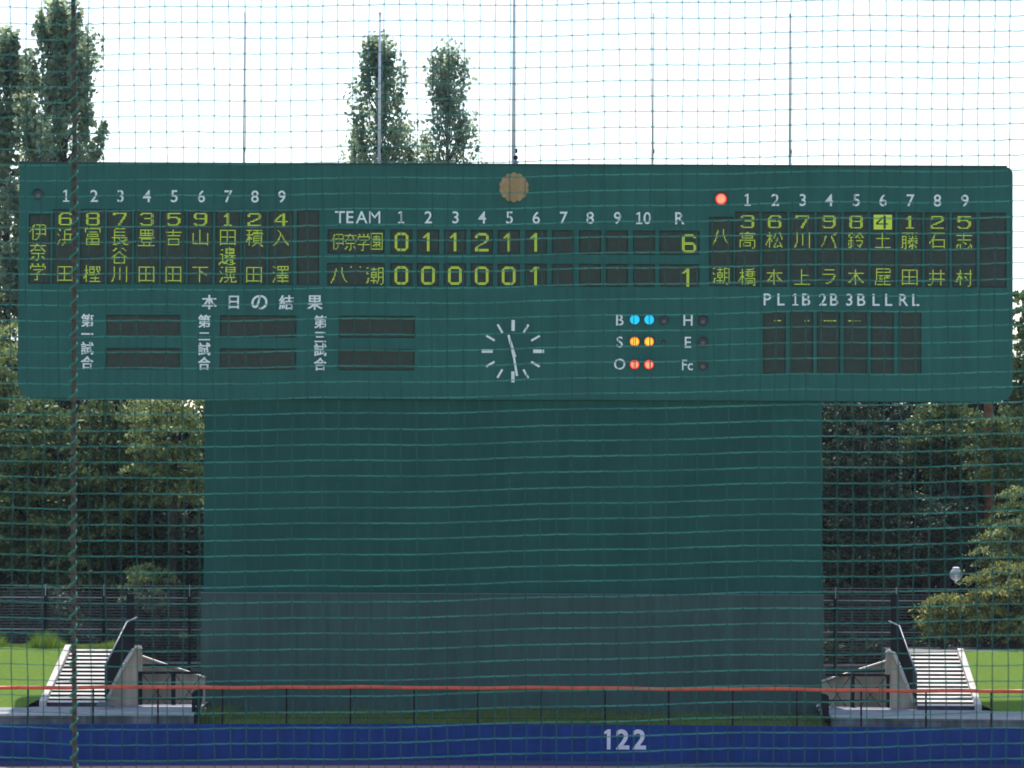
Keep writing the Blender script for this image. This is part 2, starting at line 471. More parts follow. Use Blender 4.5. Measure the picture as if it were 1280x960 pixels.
def lineup(xs, team, teamx, teamrows, nums, names, inv=None):
    for ch, ry in zip(team, teamrows): led(ch, 'kanji', teamx, ry, KW, 22.4)
    for i, x in enumerate(xs):
        if i == inv:
            R = SMALL[nums[i]]
            W_ = len(R[0]) + 3
            inve = ['#' * W_] + [''.join('.' if q == '#' else '#' for q in ('.' + l + '..')) for l in R] + ['#' * W_]
            inve = tuple([inve[0]] + inve[1:])
            led(inve, 'inv', x, rowN, 23.0, 18.5, fill=0.97)
        else:
            led(nums[i], 'small', x, rowN, 20.5, 16.0)
        nm = names[i]
        rows = (rowA, rowC) if len(nm) == 2 else (rowA, rowB, rowC)
        for ch, ry in zip(nm, rows): led(ch, 'kanji', x, ry, KW, 22.4)
lineup(leftx, '伊奈学', 46, (292.5, 317, 341.5), '687359124', ['浜田', '冨樫', '長谷川', '豊田', '吉田', '山下', '田邊滉', '積田', '入澤'])
lineup(rightx, '八潮', 900.5, (295, 343.5), '367984125', ['高橋', '松本', '川上', 'バラ', '鈴木', '土屋', '藤田', '石井', '志村'], inv=5)
for i, ch in enumerate('伊奈学園'): led(ch, 'kanji', 421 + 16.3 * i, 302.9, 17.0, 22.4)
led('八', 'kanji', 423, 345, 23.5, 23); led('潮', 'kanji', 467.3, 345, 23, 23)
def score(s, y):
    for x, ch in zip(innx, s): led(ch, 'big', x, y, 17.2, 23.2)
score('011211', 302.8); score('000001', 344.7)
led('6', 'big', 861, 303.5, 18, 23.5); led('1', 'big', 859.5, 346, 18, 23)
stray = ('#',)
for x in (438, 449.5, 731, 746, 771.5, 804.5, 672.5): led(stray, 'dot', x, 334.5, 1.8, 1.8, 'stray_lit_dot')
for a, b in ((967.5, 969), (971.5, 976.5), (1005.5, 1007), (1009.5, 1011.5), (1026, 1027), (1029.5, 1033), (1034, 1037), (1038, 1040), (1041, 1045.5), (1060, 1064.5), (1066, 1067), (1069, 1070), (1071.5, 1072.5), (1074.5, 1075.5)):
    led(stray, 'dot%.1f' % (b - a), (a + b) / 2, 399.3, b - a, 1.5, 'stray_lit_dot')

# painted lettering
def glyph_mesh(ch, hpx, offset=0.0, wscale=1.0, depth=0.03, wpx=None):
    c = bpy.data.curves.new('letter', 'FONT'); c.body = ch; c.size = 1.0; c.offset = offset; c.resolution_u = 5
    c.extrude = 0.01
    o = bpy.data.objects.new('letter', c); COL.objects.link(o)
    bpy.context.view_layer.update()
    dg = bpy.context.evaluated_depsgraph_get()
    m = bpy.data.meshes.new_from_object(o.evaluated_get(dg))
    bpy.data.objects.remove(o); bpy.data.curves.remove(c)
    xs = [q.co.x for q in m.vertices]; ys = [q.co.y for q in m.vertices]
    cx = (min(xs) + max(xs)) / 2; cy = (min(ys) + max(ys)) / 2; h = max(ys) - min(ys); wd = max(xs) - min(xs)
    s = hpx / BS / h
    sx = s * wscale if wpx is None else wpx / BS / wd
    for q in m.vertices:
        x, y, z = q.co
        q.co = ((x - cx) * sx, -(z + 0.01) / 0.02 * depth, (y - cy) * s)
    m.materials.clear(); m.materials.append(M_WHITE)
    return m
def bold_mesh(ch, hpx, wscale=1.0, wpx=None, d=0.45):
    """heavier strokes: copies of the glyph shifted a little, each 1.5 mm prouder than the last"""
    base = glyph_mesh(ch, hpx - 2 * d * 0.6, 0.0, wscale, wpx=None if wpx is None else wpx - 2 * d)
    bmm = bmesh.new()
    for k, (dx, dz) in enumerate(((0, 0), (-1, -.6), (1, -.6), (-1, .6), (1, .6))):
        n0 = len(bmm.verts); bmm.from_mesh(base); bmm.verts.ensure_lookup_table()
        for q in bmm.verts[n0:]:
            q.co.x += dx * d / BS; q.co.z += dz * d / BS; q.co.y -= 0.0015 * k
    m = bpy.data.meshes.new('painted_character'); bmm.to_mesh(m); bmm.free()
    m.materials.append(M_WHITE)
    return m
def one_mesh(hpx):
    k = hpx / 15.2
    P_ = [(-3.9,-7.6),(3.9,-7.6),(3.9,-5.9),(1.05,-5.9),(1.05,7.6),(-0.7,7.6),(-3.7,5.6),(-3.7,3.9),(-1.0,5.2),(-1.0,-5.9),(-3.9,-5.9)]
    return MB().prism([(x * k / BS, z * k / BS) for x, z in P_], -0.03, 0.0).mesh('numeral', M_WHITE)
GM = {}
NUMW = {'1': 6.2, 'TEAM': 59, 'I': 2.5}
def paint(ch, x, y, hpx=15.2, wpx=None, name='numeral', off=0.012, parent=None, wscale=0.98, Y=None):
    key = (ch, hpx, wpx, off, wscale)
    if key not in GM:
        GM[key] = one_mesh(hpx) if ch == '1' else (bold_mesh(ch, hpx, wscale, wpx) if ord(ch) > 255 else glyph_mesh(ch, hpx, 0.0 if ch == 'M' else 0.010, wscale, wpx=wpx))
    return link(name, GM[key], parent or board, (bx(x), (YB if Y is None else Y) - 0.002, bz(y)))
for i, x in enumerate([81, 116, 149, 182, 216.3, 250.3, 284, 317.3, 351]): paint(str(i + 1), x, 247.0)
for i, x in enumerate([934, 968.5, 1003, 1036, 1070.2, 1103.5, 1138, 1171.6, 1206]): paint(str(i + 1), x, 248.6)
for i, x in enumerate([500.5, 534.5, 568.5, 601.7, 636, 669.5, 704, 737, 771.3]): paint(str(i + 1), x, 272.0)
paint('1', 798.5, 272.0); paint('0', 808.5, 272.0); paint('R', 849.3, 272.0, name='letter')
for ch, x in zip('TEAM', (423.8, 436.3, 451, 467.3)): paint(ch, x, 272.3, name='letter')
for s, (a, b) in zip(('PL', '1B', '2B', '3B', 'LL', 'RL'), ((959, 976), (994, 1007.5), (1028.3, 1042.5), (1061.5, 1076.5), (1095, 1110.7), (1129.3, 1144.6))):
    paint(s[0], a, 373.0, 15, name='letter'); paint(s[1], b, 373.0, 15, name='letter')
for ch, y in zip('BSO', (399.4, 427, 454.6)): paint(ch, 774.5, y, 13.8, name='letter')
for ch, y in zip('HE', (399.4, 427)): paint(ch, 859.8, y, 13.8, name='letter')
paint('F', 855.5, 455.4, 13.2, 6.5, name='letter'); paint('c', 862.8, 457.6, 8.8, 6.5, name='letter')
for ch, x in zip('本日の結果', (261, 291.5, 323.7, 357.3, 392.8)): paint(ch, x, 379.2, 18.2 if ch not in '日' else 16.5, None, 'painted_character', off=0.018, wscale=1.0)
for k, (x, y0) in enumerate(((108.7, 0), (255, 0.8), (400, 1.3))):
    for ch, y in zip('第' + '一二三'[k] + '試合', (402.6, 419.6 + 2 * (k > 0), 437.4, 455.4)):
        if ch == '一': paint(ch, x, y + y0 * .5, 2.2, 15.0, 'painted_character', off=0.0)
        elif ch == '二': paint(ch, x, y + y0 * .5, 10, 14.5, 'painted_character', off=0.012)
        elif ch == '三': paint(ch, x, y + y0 * .5, 13, 14.5, 'painted_character', off=0.012)
        else: paint(ch, x, y + y0 * .5, 16.2, 15.8, 'painted_character', off=0.018)

# signal and count lamps
def lamp(x, y, r, outer=None, inner=None, cage=False):
    cx, cz, R = bx(x), bz(y), r / BS
    n = 20
    hd = MB()
    ring0 = [(cx + R*1.12*math.cos(2*PI*i/n), cz + R*1.12*math.sin(2*PI*i/n)) for i in range(n)]
    ring1 = [(cx + R*math.cos(2*PI*i/n), cz + R*math.sin(2*PI*i/n)) for i in range(n)]
    vs = []
    for (q, y0) in ((ring0, YB - 0.001), (ring0, YB - 0.035), (ring1, YB - 0.035), (ring1, YB - 0.002)):
        vs += [(a, y0, b) for a, b in q]
    fs = []
    for j in range(3):
        for i in range(n): fs.append((j*n+i, j*n+(i+1)%n, (j+1)*n+(i+1)%n, (j+1)*n+i))
    hood = hd.add(vs, fs)
    # visor: half ring projecting forward over the top
    vs = []; m_ = 11
    for i in range(m_):
        a = PI * i / (m_ - 1)
        for (rr, yy) in ((1.12, -0.03), (1.10, -0.10 - 0.06 * math.sin(a))):
            vs.append((cx + R*rr*math.cos(a), YB + yy, cz + R*rr*math.sin(a)))
    fs = [(2*i, 2*i+1, 2*i+3, 2*i+2) for i in range(m_ - 1)]
    hood.add(vs, fs)
    o = hood.build('count_lamp' if r < 7 else 'signal_lamp', M_HOOD, board)
    lens = MB().disc((cx, cz), R * 0.98, n, YB - 0.003, YB - 0.02).build('lens', outer or M_DARKLENS, o)
    if inner: MB().disc((cx, cz), R * 0.74, n, YB - 0.021, YB - 0.026).build('lens_centre', inner, o)
    else: MB().disc((cx, cz - R * 0.25), R * 0.45, n, YB - 0.021, YB - 0.024).build('lens_centre', mat('unlit_lens_centre', (0.12, 0.11, 0.12), 0.3), o)
    if cage:
        MB().box(cx + R*0.10, cx + R*0.24, YB - 0.034, YB - 0.028, cz - R*0.95, cz + R*0.95).build('lens_bar', M_HOOD, o)
    return o
for x in (793.2, 811.2): lamp(x, 398.9, 6.2, M_CYAN, M_CYANC)
for x in (793.2, 811.2): lamp(x, 426.4, 6.2, M_AMBER, M_AMBERC, cage=True)
for x in (793.2, 811.2): lamp(x, 455.0, 6.2, M_RED, M_REDC, cage=True)
lamp(829.8, 399.8, 5.2); lamp(829.4, 426.8, 2.6)
for y in (399.8, 426.6, 456.0): lamp(878.3, y, 5.8)
tag(lamp(900.8, 247.6, 7.4, M_RED, M_REDC), None); lamp(46, 245.5, 6.0)

# clock
ck = MB().disc((bx(641), bz(439)), 0.10, 16, YB - 0.01, YB - 0.05).build('clock', M_BOARD, board)
for h in range(12):
    a = PI / 2 - h * PI / 6
    big = h % 3 == 0
    r0, r1, hw = ((25.3, 39.0, 2.2) if big else (26.3, 38.6, 1.35))
    c, s = math.cos(a), math.sin(a)
    pts = [(bx(641 + (r * c - k * hw * s)), bz(439 - (r * s + k * hw * c))) for r, k in ((r0, -1), (r1, -1), (r1, 1), (r0, 1))]
    MB().prism(pts, YB - 0.04, YB - 0.002).build('hour_mark', M_WHITE, ck)
def hand(deg, tip, tail, w0, w1, name, y):
    a = math.radians(90 - deg); c, s = math.cos(a), math.sin(a)
    pts = [(bx(641 + (r * c - k * s)), bz(439 - (r * s + k * c))) for r, k in ((-tail, -w0), (tip, -w1), (tip, w1), (-tail, w0))]
    MB().prism(pts, YB - y - 0.03, YB - y).build(name, M_WHITE, ck)
hand(344.5, 21, 8, 2.3, 1.5, 'hour_hand', 0.06)
hand(170.5, 31.5, 6, 1.2, 1.5, 'minute_hand', 0.10)

# flower emblem: rounded petals round a button
cx, cz, R = bx(641.5), bz(234.2), 18.6 / BS
em = MB(); NP = 14; pts = []
for i in range(NP * 8):
    a = 2 * PI * i / (NP * 8) + PI / 2 
    q = ((i / 8.0) + 0.5) % 1.0 - 0.5
    r = R * (0.875 + 0.125 * math.sqrt(max(0, 1 - (2 * q) ** 2)))
    pts.append((cx + r * math.cos(a), cz + r * math.sin(a)))
emblem = MB().prism(pts, YB - 0.05, YB - 0.002).build('emblem', M_GOLD, board)
for k in range(NP):
    a = PI / 2 + 2 * PI * k / NP
    c, s = math.cos(a), math.sin(a); ps = []
    for i in range(12):
        t = 2 * PI * i / 12
        u, v_ = 0.58 * R + 0.33 * R * math.cos(t), (0.07 + 0.035 * math.cos(t)) * 1.25 * R * math.sin(t)
        ps.append((cx + u * c - v_ * s, cz + u * s + v_ * c))
    MB().prism(ps, YB - 0.075, YB - 0.051).build('petal', M_GOLD, emblem)
MB().disc((cx, cz), 0.16 * R, 16, YB - 0.051, YB - 0.085).build('emblem_button', M_GOLD, emblem)

# ---------------------------------------------------------------- ground, wall, apron, banks
ZG = -0.07
def RXY(x, c=143.5, R=87.0): return c - (R - math.sqrt(max(1.0, R * R - x * x)))   # face of the curved outfield wall
def sheet(name, pts, m, kind='structure', z=None):
    mb = MB(); mb.add([(x, y, (p[0] if p else z)) for x, y, *p in pts], [tuple(range(len(pts)))])
    o = mb.build(name, m); return tag(o, kind=kind)
sheet('ground', [(-1500, -400), (1500, -400), (1500, 3000), (-1500, 3000)], mat('ground_grass', (0.06, 0.09, 0.03), 0.95, spec=0.1), z=ZG - 0.10)
sheet('outfield_grass', [(-60, 50), (60, 50), (60, 150), (-60, 150)], M_FIELD, z=ZG - 0.05)
sheet('infield_dirt', [(-45, -10), (45, -10), (45, 50), (-45, 50)], M_DIRT, z=ZG - 0.05)
xs = [-42 + 2 * i for i in range(43)]
tr = MB(); vs = []
for x in xs: vs += [(x, RXY(x) - 6, ZG - 0.04), (x, RXY(x) + 0.1, ZG - 0.04)]
tr.add(vs, [(2*i, 2*i+2, 2*i+3, 2*i+1) for i in range(len(xs) - 1)])
tag(tr.build('warning_track', M_TRACK), kind='structure')

wall = empty('outfield_wall', (0, 143.5, ZG), 'long low blue padded outfield wall carrying the white number 122', 'wall')
def arcwall(name, m, y0, y1, z0, z1, parent, step=1.0, x0=-40, x1=40):
    mb = MB(); n = int((x1 - x0) / step); vs = []
    for i in range(n + 1):
        x = x0 + (x1 - x0) * i / n; y = RXY(x)
        vs += [(x, y + y0, z0), (x, y + y0, z1), (x, y + y1, z1), (x, y + y1, z0)]
    fs = []
    for i in range(n):
        a, b = 4*i, 4*i + 4
        fs += [(a, b, b+1, a+1), (a+1, b+1, b+2, a+2), (a+2, b+2, b+3, a+3)]
    mb.add(vs, fs)
    return mb.build(name, m, parent)
for k in range(-13, 14):
    arcwall('wall_pad', M_BLUE, 0.0, 0.14, ZG + 0.14, 1.235, wall, 0.5, k * 3.0 + 1.2 + 0.004, k * 3.0 + 4.2 - 0.004)
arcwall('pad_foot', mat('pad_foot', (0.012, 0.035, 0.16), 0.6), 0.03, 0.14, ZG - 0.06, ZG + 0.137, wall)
arcwall('backing_wall', M_BLACK, 0.143, 0.28, ZG - 0.06, 1.20, wall)
for ch, px in zip('122', (759.3, 778.4, 799.2)):
    p = W(px, 924.3, 143.38); yy = RXY(p.x) - 0.004
    if ch == '1':
        q = 1 / BS * 143.4 / YB
        gm = MB().prism([(x * q, z * q) for x, z in [(-0.6,-12.5),(3.9,-12.5),(3.9,12.5),(0.4,12.5),(-3.9,9.6),(-3.9,6.2),(-0.6,7.6)]], -0.012, 0.0).mesh('numeral', M_WHITE)
    else: gm = glyph_mesh(ch, 25 * 143.4 / YB, 0.028, 1.0, 0.012, wpx=16.6 * 143.4 / YB)
    gm.materials.clear(); gm.materials.append(mat('pad_number', (0.62, 0.65, 0.74), 0.6, var=0.06, scale=6))
    o = link('numeral', gm, wall, (p.x, yy, p.z)); o.rotation_euler.z = -math.asin(p.x / 87.0)

rail = empty('rail_fence', (0, 143.6, 1.2), 'thin dark posts carrying a padded orange top rail above the blue wall', 'fence')
pts = []; rnd = random.Random(4)
for i in range(161):
    x = -40 + i * 0.5
    pts.append((x, RXY(x) + 0.21, 2.425 + 0.012 * math.sin(x * 0.9) + 0.008 * math.sin(x * 2.3)))
for k in range(0, 160, 8):
    seg = pts[k:k + 9]
    seg = [(a, b, c - 0.006 * math.sin(PI * i / 8)) for i, (a, b, c) in enumerate(seg)]
    seg[0] = (seg[0][0] + 0.004, seg[0][1], seg[0][2])
    MB().tube(seg, 0.062, 8).build('top_rail', M_ORANGE, rail, smooth=True)
for k in range(-8, 26):
    x = W(40 + 79.6 * k, 880, RXY(0)).x
    y = RXY(x) + 0.21
    MB().box(x - 0.028, x + 0.028, y - 0.028, y + 0.028, 1.1, 2.38).build('post', M_BLACK, rail)
for z in (1.42,):
    MB().tube([(x, RXY(x) + 0.21, z) for x in range(-40, 41)], 0.008, 4).build('wire', M_BLACK, rail)

# ground behind the wall
M_STAIN = mat('stained_concrete', (0.13, 0.13, 0.135), 0.95, var=0.45, scale=1.4, streak=0.3)
XL, XR = W(247, 890, 146).x, W(1034, 890, 146).x          # grass strip in front of the board lies between the aprons
gs = MB(); vs = []; xs = [XL + (XR - XL) * i / 12 for i in range(13)]
for x in xs: vs += [(x, RXY(x) + 0.28, 1.12), (x, RXY(x) + 2.5, 1.15), (x, 151.9, 1.24)]
fs = []
for i in range(12):
    a = 3 * i; fs += [(a, a+3, a+4, a+1), (a+1, a+4, a+5, a+2)]
tag(gs.add(vs, fs).build('grass_strip', M_TURF), kind='structure')
def apron(x0, x1, nm):
    mb = MB(); vs = []
    n = 10
    for i in range(n + 1):
        x = x0 + (x1 - x0) * i / n; y = RXY(x) + 1.35
        vs += [(x, RXY(x) + 0.28, 1.10), (x, y, 1.10), (x, y, 1.50), (x, 147.6, 1.60), (x, 151.9, 1.62), (x, 157.0, 1.62)]
    fs = []
    for i in range(n):
        for k in range(5):
            a = 6 * i + k; fs.append((a, a + 6, a + 7, a + 1))
    return tag(mb.add(vs, fs).build(nm, M_APRON), kind='structure')
apron(-45, XL, 'apron_left'); apron(XR, 45, 'apron_right')
for a, b in ((-45, XL), (XR, 45)):
    mb = MB(); n = 10; vs = []
    for i in range(n + 1):
        x = a + (b - a) * i / n; y = RXY(x) + 1.33
        vs += [(x, y, 1.46), (x, y, 1.535), (x, y + 0.16, 1.535), (x, y + 0.16, 1.46)]
    fs = []
    for i in range(n):
        for k in range(3):
            q = 4 * i + k; fs.append((q, q + 4, q + 5, q + 1))
    kw = arcwall('kerb_wall', M_STAIN, 1.30, 1.345, 0.9, 1.457, None, x0=a, x1=b); tag(kw, kind='structure')
    o = mb.add(vs, fs).build('kerb', mat('kerb_stone', (0.50, 0.49, 0.48), 0.85, var=0.12, scale=3), None)
    tag(o, kind='structure')

def stairs(side):
    left = side < 0
    NS = 14; Yb, Yt = 147.5, 151.05
    z0, z1 = 1.79, 3.425
    if left: eb = (W(57, 877, Yb).x, W(131, 877, Yb).x); et = (W(88.5, 812, Yt).x, W(142, 812, Yt).x)
    else: eb = (W(1147.5, 883, Yb).x, W(1219, 883, Yb).x); et = (W(1136, 816, Yt).x, W(1197, 816, Yt).x)
    st = empty('staircase', ((eb[0] + eb[1]) / 2, Yb, 1.6),
               'staircase with pale step edges ' + ('behind the hanging rope on the left' if left else 'below the globe lamp on the right'), 'staircase', group='staircases up the grass banks')
    for i in range(NS):
        t = i / (NS - 1); y = Yb + (Yt - Yb) * t; z = z0 + (z1 - z0) * t
        a = eb[0] + (et[0] - eb[0]) * t; b = eb[1] + (et[1] - eb[1]) * t
        yn = y + (Yt - Yb) / (NS - 1)
        dz = (z1 - z0) / (NS - 1)
        if i == NS - 1: yn = y + 0.9
        s = MB().box(a, b, y + 0.10, yn + 0.13, z - dz - 0.2, z - 0.052).build('step', M_RISER, st)
        pr = MB()
        prof = [(y, z - 0.050), (y + 0.115, z), (yn + 0.02, z), (yn + 0.02, z - 0.05), (y + 0.06, z - 0.05), (y + 0.012, z - 0.058)]  # front edge sloped to catch the sun, standing in for bright treads
        n = len(prof)
        vs = [(a, q, r) for q, r in prof] + [(b, q, r) for q, r in prof]
        pr.add(vs, [tuple(range(n)), tuple(range(2*n - 1, n - 1, -1))] + [(k, k + n, (k+1) % n + n, (k+1) % n) for k in range(n)])
        pr.build('nosing', M_NOSE, s)
    # outer kerb running down the slope
    oa = (eb[0], et[0]) if left else (eb[1], et[1]); sg = -1 if left else 1
    w_ = 0.20
    vs = []
    for (x, y, z) in ((oa[0], Yb - 0.15, z0 - 0.05), (oa[1], Yt + 0.1, z1 + 0.10)):
        for dx in (0.0, sg * w_):
            for dzz in (0.06, -0.5): vs.append((x + dx, y, z + dzz))
    MB().add(vs, [(0, 2, 6, 4), (0, 1, 3, 2), (4, 6, 7, 5), (0, 4, 5, 1), (2, 3, 7, 6)]).build('side_kerb', M_COPE, st)
    return oa, sg, w_, (eb, et)
outL, _, _, EL = stairs(-1)
outR, _, _, ER = stairs(1)

# grass banks, terrace and woodland slope
def bank(side):
    vs = []; fs = []
    o = outL if side < 0 else outR; e = side * 0.19
    n = 14
    for i in range(n + 1):
        t = i / n
        y = 146.9 + (151.2 - 146.9) * t; z = 1.55 + (3.47 - 1.55) * t
        xi = o[0] + (o[1] - o[0]) * min(1, max(0, (y - 147.5) / 3.5)) + e
        if y < 147.5: xi = o[0] + e + side * (147.5 - y) * 1.0
        for k in range(13):
            x = xi + side * (k / 12) ** 1.5 * 30
            vs.append((x, y + (0.0 if t else 0) , z + 0.03 * math.sin(x * 1.7 + y)))
    for i in range(n):
        for k in range(12):
            a = i * 13 + k; fs.append((a, a + 1, a + 14, a + 13) if side > 0 else (a, a + 13, a + 14, a + 1))
    return tag(MB().add(vs, fs).build('grass_bank_left' if side < 0 else 'grass_bank_right', M_TURF), kind='structure')
bank(-1); bank(1)
for side, xi in ((-1, W(160, 812, 151.3).x), (1, W(1120, 816, 151.3).x)):
    mb = MB().box(xi, side * 50, 151.20, 157.1, 1.2, 3.44)
    tag(mb.build('terrace_left' if side < 0 else 'terrace_right', mat('path_surface', (0.16, 0.155, 0.15), 0.95, var=0.1)), kind='structure')
mb = MB(); vs = []; fs = []
ny, nx = 14, 40
for j in range(ny + 1):
    y = 157.3 + j * 9
    for i in range(nx + 1):
        x = -90 + i * 4.5
        z = 2.5 if y < 168 else 2.5 + (y - 168) * 0.07
        z += 0.3 * math.sin(x * 0.31) * math.cos(y * 0.17)
        vs.append((x, y, z if y < 180 else min(z, 14)))
for j in range(ny):
    for i in range(nx):
        a = j * (nx + 1) + i; fs.append((a, a + 1, a + nx + 2, a + nx + 1))
tag(mb.add(vs, fs).build('woodland_floor', M_SOIL), kind='structure')

# foot wall under the dark fence, inside part
def poly(pts, Y, th, name, m, parent, raw=True):
    """prism from photo-pixel corners at distance Y"""
    ps = [(W if raw else D)(a, b, Y) for a, b in pts]
    q = [(p.x, p.z) for p in ps]
    area = sum(q[i][0]*q[(i+1) % len(q)][1] - q[(i+1) % len(q)][0]*q[i][1] for i in range(len(q)))
    if area < 0: q = q[::-1]
    return MB().prism(q, Y, Y + th).build(name, m, parent)
def bar(p0, p1, Y, half, name, m, parent, th=0.05):
    """flat bar between two photo pixels, half width in pixels"""
    dx, dy = p1[0] - p0[0], p1[1] - p0[1]; L = math.hypot(dx, dy); nx_, ny_ = -dy / L * half, dx / L * half
    return poly([(p0[0]+nx_, p0[1]+ny_), (p1[0]+nx_, p1[1]+ny_), (p1[0]-nx_, p1[1]-ny_), (p0[0]-nx_, p0[1]-ny_)], Y, th, name, m, parent)

def side_group(left):
    T = 'left' if left else 'right'
    near = 'beside the left staircase' if left else 'beside the right staircase'
    # wing wall of the stairs
    ww = empty('wing_wall', W(150 if left else 1130, 885, 148.4), 'tapering beige concrete wing wall with pale coping ' + near, 'wall', group='concrete walls beside the stairs')
    if left:
        poly([(130, 888), (131, 877), (166, 813.5), (168, 810), (176, 810), (177.5, 822), (177.5, 839), (171.5, 839), (171.2, 888)], 148.4, 0.35, 'wall', M_BEIGE, ww)
        for a, b in (((166.5, 812), (156, 828)), ((155.2, 830), (143.5, 852)), ((142.8, 854), (133.5, 873))):
            bar(a, b, 148.25, 2.0, 'coping_stone', M_COPE, ww, 0.60)
        poly([(167, 809.8), (170, 807.6), (175, 808), (176.6, 811.2)], 148.3, 0.5, 'pillar_cap', M_COPE, ww)
    else:
        poly([(1113.4, 891), (1113.4, 843), (1107.6, 843), (1107.6, 826), (1109, 814), (1118, 815.5), (1143, 877), (1144, 886), (1143, 891)], 148.4, 0.35, 'wall', M_BEIGE, ww)
        for a, b in (((1117.5, 816), (1124, 831)), ((1124.8, 833), (1133.5, 855)), ((1134.2, 857), (1143, 878))):
            bar(a, b, 148.25, 2.0, 'coping_stone', M_COPE, ww, 0.60)
        poly([(1108, 815.6), (1110, 813), (1115, 813), (1117, 815.8)], 148.3, 0.5, 'pillar_cap', M_COPE, ww)
    # sloping retaining wall behind the gate
    rw = empty('retaining_wall', W(215 if left else 1070, 885, 150.3), 'beige retaining wall with sloping pale coping behind the ' + T + ' cross-braced gate', 'wall', group='walls behind the gates')
    if left:
        poly([(170, 890), (256, 890), (256, 848.5), (177, 822), (170, 822)], 150.3, 0.3, 'wall', M_BEIGE, rw)
        for a, b in (((176, 820), (206, 830.4)), ((206.8, 830.7), (230, 838.4)), ((230.8, 838.7), (256, 847))): bar(a, b, 150.22, 0.9, 'coping_stone', M_COPE, rw, 0.45)
    else:
        poly([(1028, 895), (1113, 895), (1113, 828), (1108, 828), (1028, 853.6)], 150.3, 0.3, 'wall', M_BEIGE, rw)
        for a, b in (((1108.5, 826.2), (1080, 835.2)), ((1079.2, 835.5), (1055, 843.2)), ((1054.2, 843.4), (1028, 851.6))): bar(a, b, 150.22, 0.9, 'coping_stone', M_COPE, rw, 0.45)
    # cross-braced steel gate
    g = empty('steel_gate', W(213 if left else 1070, 887, 149.5), 'black steel gate with crossed braces standing ' + ('between the left staircase and the board' if left else 'between the board and the right staircase'), 'gate', group='cross-braced gates')
    if left:
        posts = [(170.4, 177.3), (214, 219)]; y0, y1, ym, yb = 840.5, 888, 873.4, 888
        far = 251; x0 = 166; beamy = 832.3; X = [((178, 843), (214, 887)), ((214, 843), (178, 887)), ((219, 843), (252, 884)), ((253, 843), (219, 887))]
    else:
        posts = [(1108.6, 1112.8), (1063.6, 1068.2)]; y0, y1, ym, yb = 843.5, 892, 876, 892
        far = 1032; x0 = 1117; beamy = 838.2; X = [((1108, 846), (1068, 891)), ((1068, 846), (1108, 891)), ((1063, 846), (1030, 890)), ((1030, 846), (1063, 891))]
    for a, b in posts: poly([(a, y1), (b, y1), (b, y0), (a, y0)], 149.40, 0.2, 'post', M_BLACK, g)
    bar((x0, beamy), (far, beamy - (0 if left else 0)), 149.37, 2.3, 'beam', M_BLACK, g, 0.12)
    bar((posts[0][0], y0 + 0.4), (far, y0 + 0.4), 149.38, 1.6, 'top_bar', M_BLACK, g, 0.10)
    bar((posts[0][0], ym), (far, ym), 149.46, 1.3, 'middle_bar', M_BLACK, g, 0.06)
    bar((x0 + (1.4 if left else -1.6), beamy), (x0 + (1.4 if left else -1.6), beamy - 22), 149.39, 0.9, 'rail_post', M_BLACK, g, 0.06)
    for a, b in X: bar(a, b, 149.55, 0.45, 'brace', M_BLACK, g, 0.03)
    # black block beside the board
    k = poly([(239.6, 905), (246, 905), (252.5, 870), (252.5, 861.5), (243, 863), (239.8, 867)] if left else [(1036.5, 903), (1031, 903), (1026, 880), (1026, 867), (1033.5, 868), (1036, 871)], 145.2, 0.5, 'utility_cabinet', M_BLACK, None)
    tag(k, 'small black box leaning over the kerb between the ' + T + ' gate and the board', 'box', group='black boxes beside the board')
    # stair railing
    if left: top = [(171, 771.7), (158.6, 777.5), (131.7, 831.5), (131.7, 864)]; bot = [(167.5, 812.5), (158.6, 823), (131.7, 871)]; xs_ = (168, 131.7)
    else: top = [(1111.5, 776.5), (1124.3, 782.6), (1145.4, 841.7), (1145.4, 866)]; bot = [(1115, 816), (1124.3, 832), (1145.4, 876)]; xs_ = (1114, 1145.4)
    Ys = lambda x: 151.6 - (x - xs_[0]) / (xs_[1] - xs_[0]) * 3.8
    def interp(P, x):
        for (a, b), (c, d) in zip(P, P[1:]):
            if min(a, c) <= x <= max(a, c) and a != c: return b + (d - b) * (x - a) / (c - a)
        return P[0][1] if abs(x - P[0][0]) < abs(x - P[-1][0]) else P[-1][1]
    hr = empty('stair_railing', W(xs_[1], bot[-1][1], Ys(xs_[1])), 'steep dark baluster railing with pale handrail on the ' + T + ' staircase', 'railing', group='stair railings')
    MB().tube([W(a, b, Ys(a)) for a, b in top], 0.030, 6).build('handrail', mat('handrail', (0.17, 0.18, 0.22), 0.4, var=0.1), hr, smooth=True)
    MB().tube([W(a, b, Ys(a)) for a, b in bot], 0.030, 6).build('bottom_rail', M_BLACK, hr)
    N = 36
    for i in range(N + 1):
        x = xs_[0] + (xs_[1] - xs_[0]) * i / N
        a, b = W(x, interp(top[:3], x) + 1.2, Ys(x)), W(x, interp(bot, x), Ys(x))
        MB().box(a.x - 0.013, a.x + 0.013, a.y - 0.03, a.y + 0.03, b.z, a.z).build('baluster', M_BLACK, hr)
    # louvred fence on the terrace edge
    f = empty('louvre_fence', W(130 if left else 1150, 835, 156.8), 'tall dark fence of thin horizontal rails behind the ' + T + ' staircase', 'fence', group='dark fences behind the banks')
    xa, xb = ((-30, W(258, 780, 156.8).x) if left else (W(1026, 780, 156.8).x, 30))
    z = 2.86; i = 0; rr = random.Random(3)
    ztop = D(640, 740, 156.8).z
    pale = [D(640, y, 156.8).z for y in (749, 788.3)]
